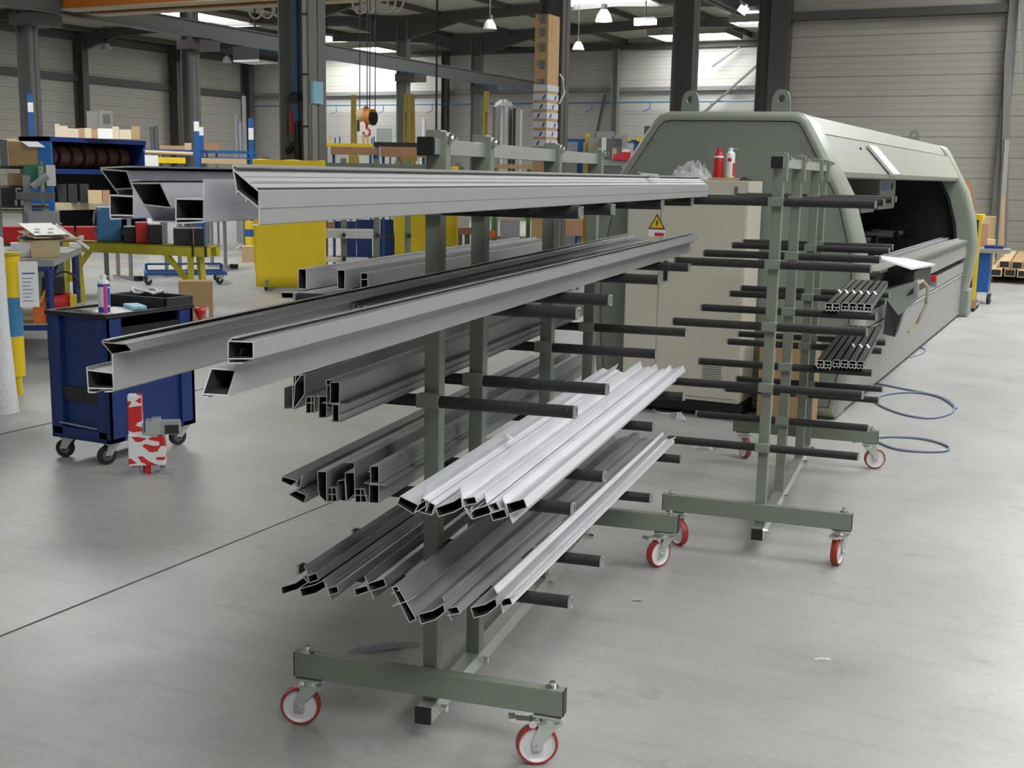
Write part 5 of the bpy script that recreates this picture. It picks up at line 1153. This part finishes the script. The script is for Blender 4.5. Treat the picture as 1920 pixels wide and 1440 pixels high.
# wrapped upright profiles
for i, (x, yt, w_, mt) in enumerate(((919,203,6,'greyplast'),(926,200,5,'hood'),(934,196,6,'greyplast'),(941,192,5,'tape'),(949,200,6,'tape'),(957,205,7,'greyd'),(964,203,5,'dark'),(971,204,5,'greyplast'),(977,206,4,'tape'))):
    face_box(x-w_/2,yt,x+w_/2,270,21.0+0.1*(i%3),0.07,'wrapped_profile',mt,['leftmost','second','third','fourth','middle','dark grey','black','eighth','rightmost'][i]+' film-wrapped profile standing beside the column with the carton','profile','film-wrapped upright profiles',z0=0.0)
sr2 = MB(); pz = at(945,195,20.9); film_ = crumple(pz-Vector((0,0,0.05)),0.35,0.2,0.16,'foil','film_tuft','tuft of clear film on top of the wrapped upright profiles','film',11,9)

# tall leaning carton
pcn = at(1028,26,17.5); pcn = at(1029,26,17.1); tc_ = empty('tall_carton',(pcn.x,pcn.y,0),0,'very tall brown carton half wrapped in printed film before a column','box')
(xa,xb),(ya,yb_),(z0,z1) = corner_box(1004,1029,1050,26,17.1); wx, wy = xb-xa, yb_-ya
sb((-wx,0,0),(0,wy,z1)).build('carton_body','card',tc_)
m = MB(); zz = [at(1015,y,17.5).z for y in (42,66,94,126,160)]
for i, z in enumerate(zz):
    w_ = 0.05; m.b2((-wx*0.62,-0.003,z-0.06),(-wx*0.2,-0.001,z+0.06)); m.b2((-wx*0.78,-0.003,z-0.02),(-wx*0.7,-0.001,z+0.06))
m.build('printed_mark','greyd',tc_)
m = MB(); m.b2((0.001,wy*0.3,z1-0.35),(0.003,wy*0.65,z1-0.05)); m.b2((0.001,wy*0.35,z1-0.62),(0.003,wy*0.6,z1-0.5)); m.b2((0.001,wy*0.3,z1-1.35),(0.003,wy*0.55,z1-1.15)); m.build('printed_mark','card',tc_)
za_, zb_ = at(1028,275,17.5).z, at(1028,172,17.5).z
fm = mat('printed_stretch_film',(0.70,0.72,0.76),0.25,0,0.1,10,bump=0.4,alpha=0.8)
m = MB(); z = za_; k2 = 0
while z < zb_:
    m.b2((-wx-0.006,-0.008,z),(0.008,wy,z+0.085)); z += 0.125
fo = m.build('film_band',fm,tc_)
m = MB(); z = za_; k2 = 0
while z < zb_-0.05:
    m.poly([(-wx*(0.75-0.2*(k2%3)),-0.011,z+0.01),(-wx*(0.60-0.2*(k2%3)),-0.011,z+0.01),(-wx*(0.45-0.2*(k2%3)),-0.011,z+0.07),(-wx*(0.60-0.2*(k2%3)),-0.011,z+0.07)],(0,0.002,0)); m.poly([(0.010,wy*(0.2+0.2*(k2%3)),z+0.01),(0.010,wy*(0.32+0.2*(k2%3)),z+0.01),(0.010,wy*(0.42+0.2*(k2%3)),z+0.07),(0.010,wy*(0.3+0.2*(k2%3)),z+0.07)],(0.001,0,0)); z += 0.125; k2 += 1
m.build('printed_logo','labelblue',fo)
m = MB(); q0 = Vector((0.03,0.05,0)); m.tube([(0.02,wy,at(1050,140,17.5).z),(0.07,wy,at(1050,148,17.5).z),(0.10,wy,at(1050,175,17.5).z),(0.02,wy,at(1050,195,17.5).z)],0.012,6); m.build('loose_strap','tape',tc_)

# machines and shelves right of the carton
p = at(1138,300,21); mm_ = empty('grey_saw_machine',(p.x,p.y,0),azim(p),'grey machine with white control panel left of the green machine hood','machine'); zt = at(1138,246,21).z; zb_ = at(1138,300,21).z
sb((-0.22,0.1,0),(0.25,0.7,zt-0.12)).build('machine_body','greyd',mm_); sb((-0.20,0.15,zt-0.12),(0.12,0.6,zt)).build('head','greyp',mm_); sb((0.12,0.1,zt-0.25),(0.35,0.5,zt-0.06)).build('motor_cover','greyp',mm_)
pn = sb((-0.33,-0.05,at(1116,292,21).z),(-0.10,0.1,at(1116,258,21).z)).build('control_panel','hood',mm_); sb((-0.26,-0.055,at(1116,278,21).z),(-0.20,-0.05,at(1116,271,21).z)).build('red_display','cardr',pn)
sb((-0.10,-0.12,at(1126,292,21).z),(-0.02,-0.05,at(1126,258,21).z)).build('panel_side','tape',mm_)
face_box(1097,250,1106,290,21.3,0.05,'yellow_sign','sign_y','small yellow sign on a post left of the grey machine','sign',z0=0)
p = at(1120,264,22); bb_ = empty('blue_machine_guard',(p.x,p.y,0),azim(p),'blue guard rail with yellow clips behind the grey machine','rail'); zt = p.z
sb((-0.75,0,zt-0.03),(0.75,0.05,zt+0.03)).build('rail','blue2',bb_)
for x in (-0.3,0.7,-0.72): sb((x-0.05,0,0),(x+0.05,0.05,zt)).build('post','blue2',bb_)
for x in (0.33,0.5,0.7): sb((x,-0.02,zt+0.0),(x+0.09,0.05,zt+0.08)).build('yellow_clip','sign_y',bb_)
face_box(1052,268,1098,300,22.5,0.05,'partition_board','greyp','pale grey panel under the blue guard rail beside the carton','panel',z0=0)
p = at(1150,310,19.6); gb_ = empty('grey_bench',(p.x,p.y,0),azim(p),'grey bench with red boxes just left of the machine hood','bench'); zt = at(1150,300,19.6).z
sb((-0.35,0,zt-0.09),(0.45,0.5,zt)).build('bench_top','greyp',gb_); sb((-0.33,0.02,0),(0.43,0.48,zt-0.12)).build('bench_body','greyd',gb_)
for i, (x0,x1,y0,mt,lb) in enumerate(((1150,1162,289,'labelred','low red box on the grey bench'),(1163,1182,285,'labelred','taller red box on the grey bench by the hood'),(1166,1180,280,'paper','white box behind the red ones on the grey bench'),(1148,1156,278,'card2','pale bottle-shaped carton on the grey bench'))):
    face_box(x0,y0,x1,300,19.55+(0.25 if i > 1 else 0),0.15,'parts_box',mt,lb,'box',z0=zt+0.001)
p = at(960,410,19); gr_ = empty('green_shelf_rack',(p.x,p.y,0),azim(p),'green steel shelf rack seen between the front posts','rack')
for y_ in (322,410,447): z_ = at(960,y_,19).z; sb((-0.6,0,z_-0.03),(0.85,0.5,z_+0.01)).build('shelf_board','beige',gr_)
for x in (-0.27,0.25,0.80): sb((x-0.03,-0.01,0),(x+0.03,0.05,at(960,316,19).z)).build('upright','greenf',gr_)
face_box(938,414,974,446,18.95,0.2,'grey_crate','greyp','plain grey crate on the green shelf rack','crate',z0=at(960,447,19).z+0.011); face_box(917,433,929,446,18.9,0.2,'orange_tool','orangep','small orange and black tool on the green shelf rack','tool',z0=at(960,447,19).z+0.011)
face_box(1002,411,1014,446,18.9,0.2,'carton','card2','upright carton at the right of the green shelf rack','box',z0=at(960,447,19).z+0.011)
on_stand(1046,412,1092,442,18.2,0.4,'carton','cardr','brown carton seen right of the third post','box'); on_stand(858,427,884,440,19.6,0.3,'carton','cardr','small brown carton right of the second yellow sheet','box'); on_stand(858,403,880,426,20,0.2,'white_parts_box','paper','white parts box above the brown carton','box')
on_stand(892,308,1000,316,19.4,0.4,'wooden_pallet','wood','wooden board seen below the zinc rail left of the carton','board')

# right edge: stacker, bin, cartons, timber
p = ground(1822,584); st = empty('blue_tool_trolley',(p.x,p.y,0),0,'narrow blue and yellow trolley at the far end of the machine','trolley'); zt = at(1822,402,math.hypot(p.x,p.y)).z
sb((-0.16,0,0.12),(0.0,0.35,zt-0.05)).build('blue_panel','blue2',st); sb((-0.18,-0.02,zt-0.07),(0.04,0.37,zt)).build('yellow_top','sign_y',st); sb((0.0,-0.02,0.15),(0.03,0.03,zt-0.07)).build('yellow_edge','sign_y',st); sb((-0.02,-0.05,0.10),(0.03,-0.01,0.75)).build('yellow_pole','sign_y',st); sb((-0.04,-0.06,0.05),(0.05,-0.01,0.16)).build('red_bracket','cardr',st)
black_caster(st,0.02,0.05,0.06,R(250),0.12); black_caster(st,0.02,0.4,0.06,R(250),0.12)
p = ground(1836,570); bn = empty('blue_waste_bin',(p.x,p.y,0),0,'blue wheeled bin with grey lid right of the machine end','bin'); dd = math.hypot(p.x,p.y); zt = at(1843,474,dd).z
sb((-0.14,0,0.17),(0.10,0.35,zt)).build('bin_body','blue2',bn); sb((-0.2,-0.05,zt),(0.34,0.4,zt+0.06)).build('lid_tray','hood',bn); sb((0.0,0.05,zt+0.06),(0.25,0.35,zt+0.10)).build('dark_tray_edge','blue',bn)
for x in (-0.08,0.12): black_caster(bn,x,0.1,0.075,R(260),0.17)
for i, (x0,y0,x1,y1,ds,mt,lb) in enumerate(((1838,420,1852,462,23.5,'cardr','front brown carton behind the blue bin'),(1836,406,1866,462,24.3,'card2','large pale brown carton by the ribbed wall'),(1850,450,1866,470,22.9,'card2','low pale carton flap in front of the wall'))):
    face_box(x0,y0,x1,y1,ds,0.4,'carton',mt,lb,'box',z0=0.0 if i != 2 else 0.0)
m = MB(); a_ = at(1881,368,24); m.bar(a_,Vector((a_.x+0.1,a_.y,0)),0.10,0.05); tag(m.build('wooden_plank','wood',None),'upright pale wooden plank leaning by the wall post','plank')
m = MB(); a_ = at(1887,262,25.5); m.bar(a_,Vector((a_.x+0.05,a_.y-0.1,0)),0.09,0.09); tag(m.build('white_post','hood',None),'slim whitish bar leaning in front of the wall post','bar')
m = MB(); a_ = at(1812,363,26); zt = a_.z; q = [(0,0,0),(0.02,0,0.5),(0.1,0,0.62),(0.2,0,0.45),(0.28,0,0.1),(0.35,0,0)]; m.poly([(x,0,z) for x, _, z in q],(0,0.03,0)); m.b2((0.1,0.0,-1.2),(0.14,0.03,0)); tag(m.build('torn_carton','cardr',None,(a_.x-0.1,a_.y,1.2)),'torn brown cardboard sticking up behind the machine end','cardboard')
ends = ((1866,500,0),(1884,508,0),(1903,490,1),(1916,512,0),(1878,482,1),(1925,492,1),(1860,518,0))
for i, (x, y, lv) in enumerate(ends):
    g0 = ground(1866,531); col_ = (0,1,0.5,2,1.5,2.5,-1)[i]; g = Vector((g0.x+col_*0.215,g0.y+0.1*(i%3),0)); z_ = 0.12+lv*0.135
    m = MB(); m.b2((-0.09,0,0),(0.09,3.6,0.13)); m.b2((-0.075,-0.001,0.015),(0.075,0.01,0.115))
    o = m.build('long_carton','card' if i in (1,4,6) else 'card2',None,(g.x,g.y,z_),R(2)); o.data.materials.append(M['black']); o.data.polygons[6].material_index = 0
    for f_ in o.data.polygons:
        if f_.index >= 6: f_.material_index = 1; tag(o,['left lower long carton pack of the pile by the wall','second lower long carton pack of the pile','upper middle long carton pack of the pile','right lower long carton pack at the picture edge','upper left long carton pack of the pile','upper right long carton pack at the edge','leftmost long carton pack nearest the bin'][i],'pack','long carton packs piled on the floor at the right')
g = ground(1890,528)
for i in range(2):
    m = MB(); m.b2((-0.6,0,0),(1.0,0.12,0.115)); tag(m.build('support_beam','dark',None,(g.x,g.y+0.5+i*2.2,0),R(-8)),['front','rear'][i]+' dark support beam under the long carton packs','beam')
# yellow floor lines and joints
def floor_strip(a, b, w_, mt, nm):
    a, b = Vector(a), Vector(b); m = MB(); m.bar((a.x,a.y,0.0015),(b.x,b.y,0.0015),w_,0.003); o = m.build(nm,mt); return struct(o)
M['joint'] = mat('floor_joint',(0.10,0.10,0.095),0.8); M['line'] = mat('floor_line_paint',(0.55,0.42,0.16),0.6)
floor_strip((-3.53,-2,0),(-3.47,50,0),0.006,'joint','trim_90'); floor_strip((-6.3,2,0),(-6.3,50,0),0.012,'joint','trim_91'); floor_strip((-16.2,6,0),(-16.2,50,0),0.12,'line','trim_92'); floor_strip((-14.5,6,0),(-14.5,50,0),0.10,'line','trim_93')
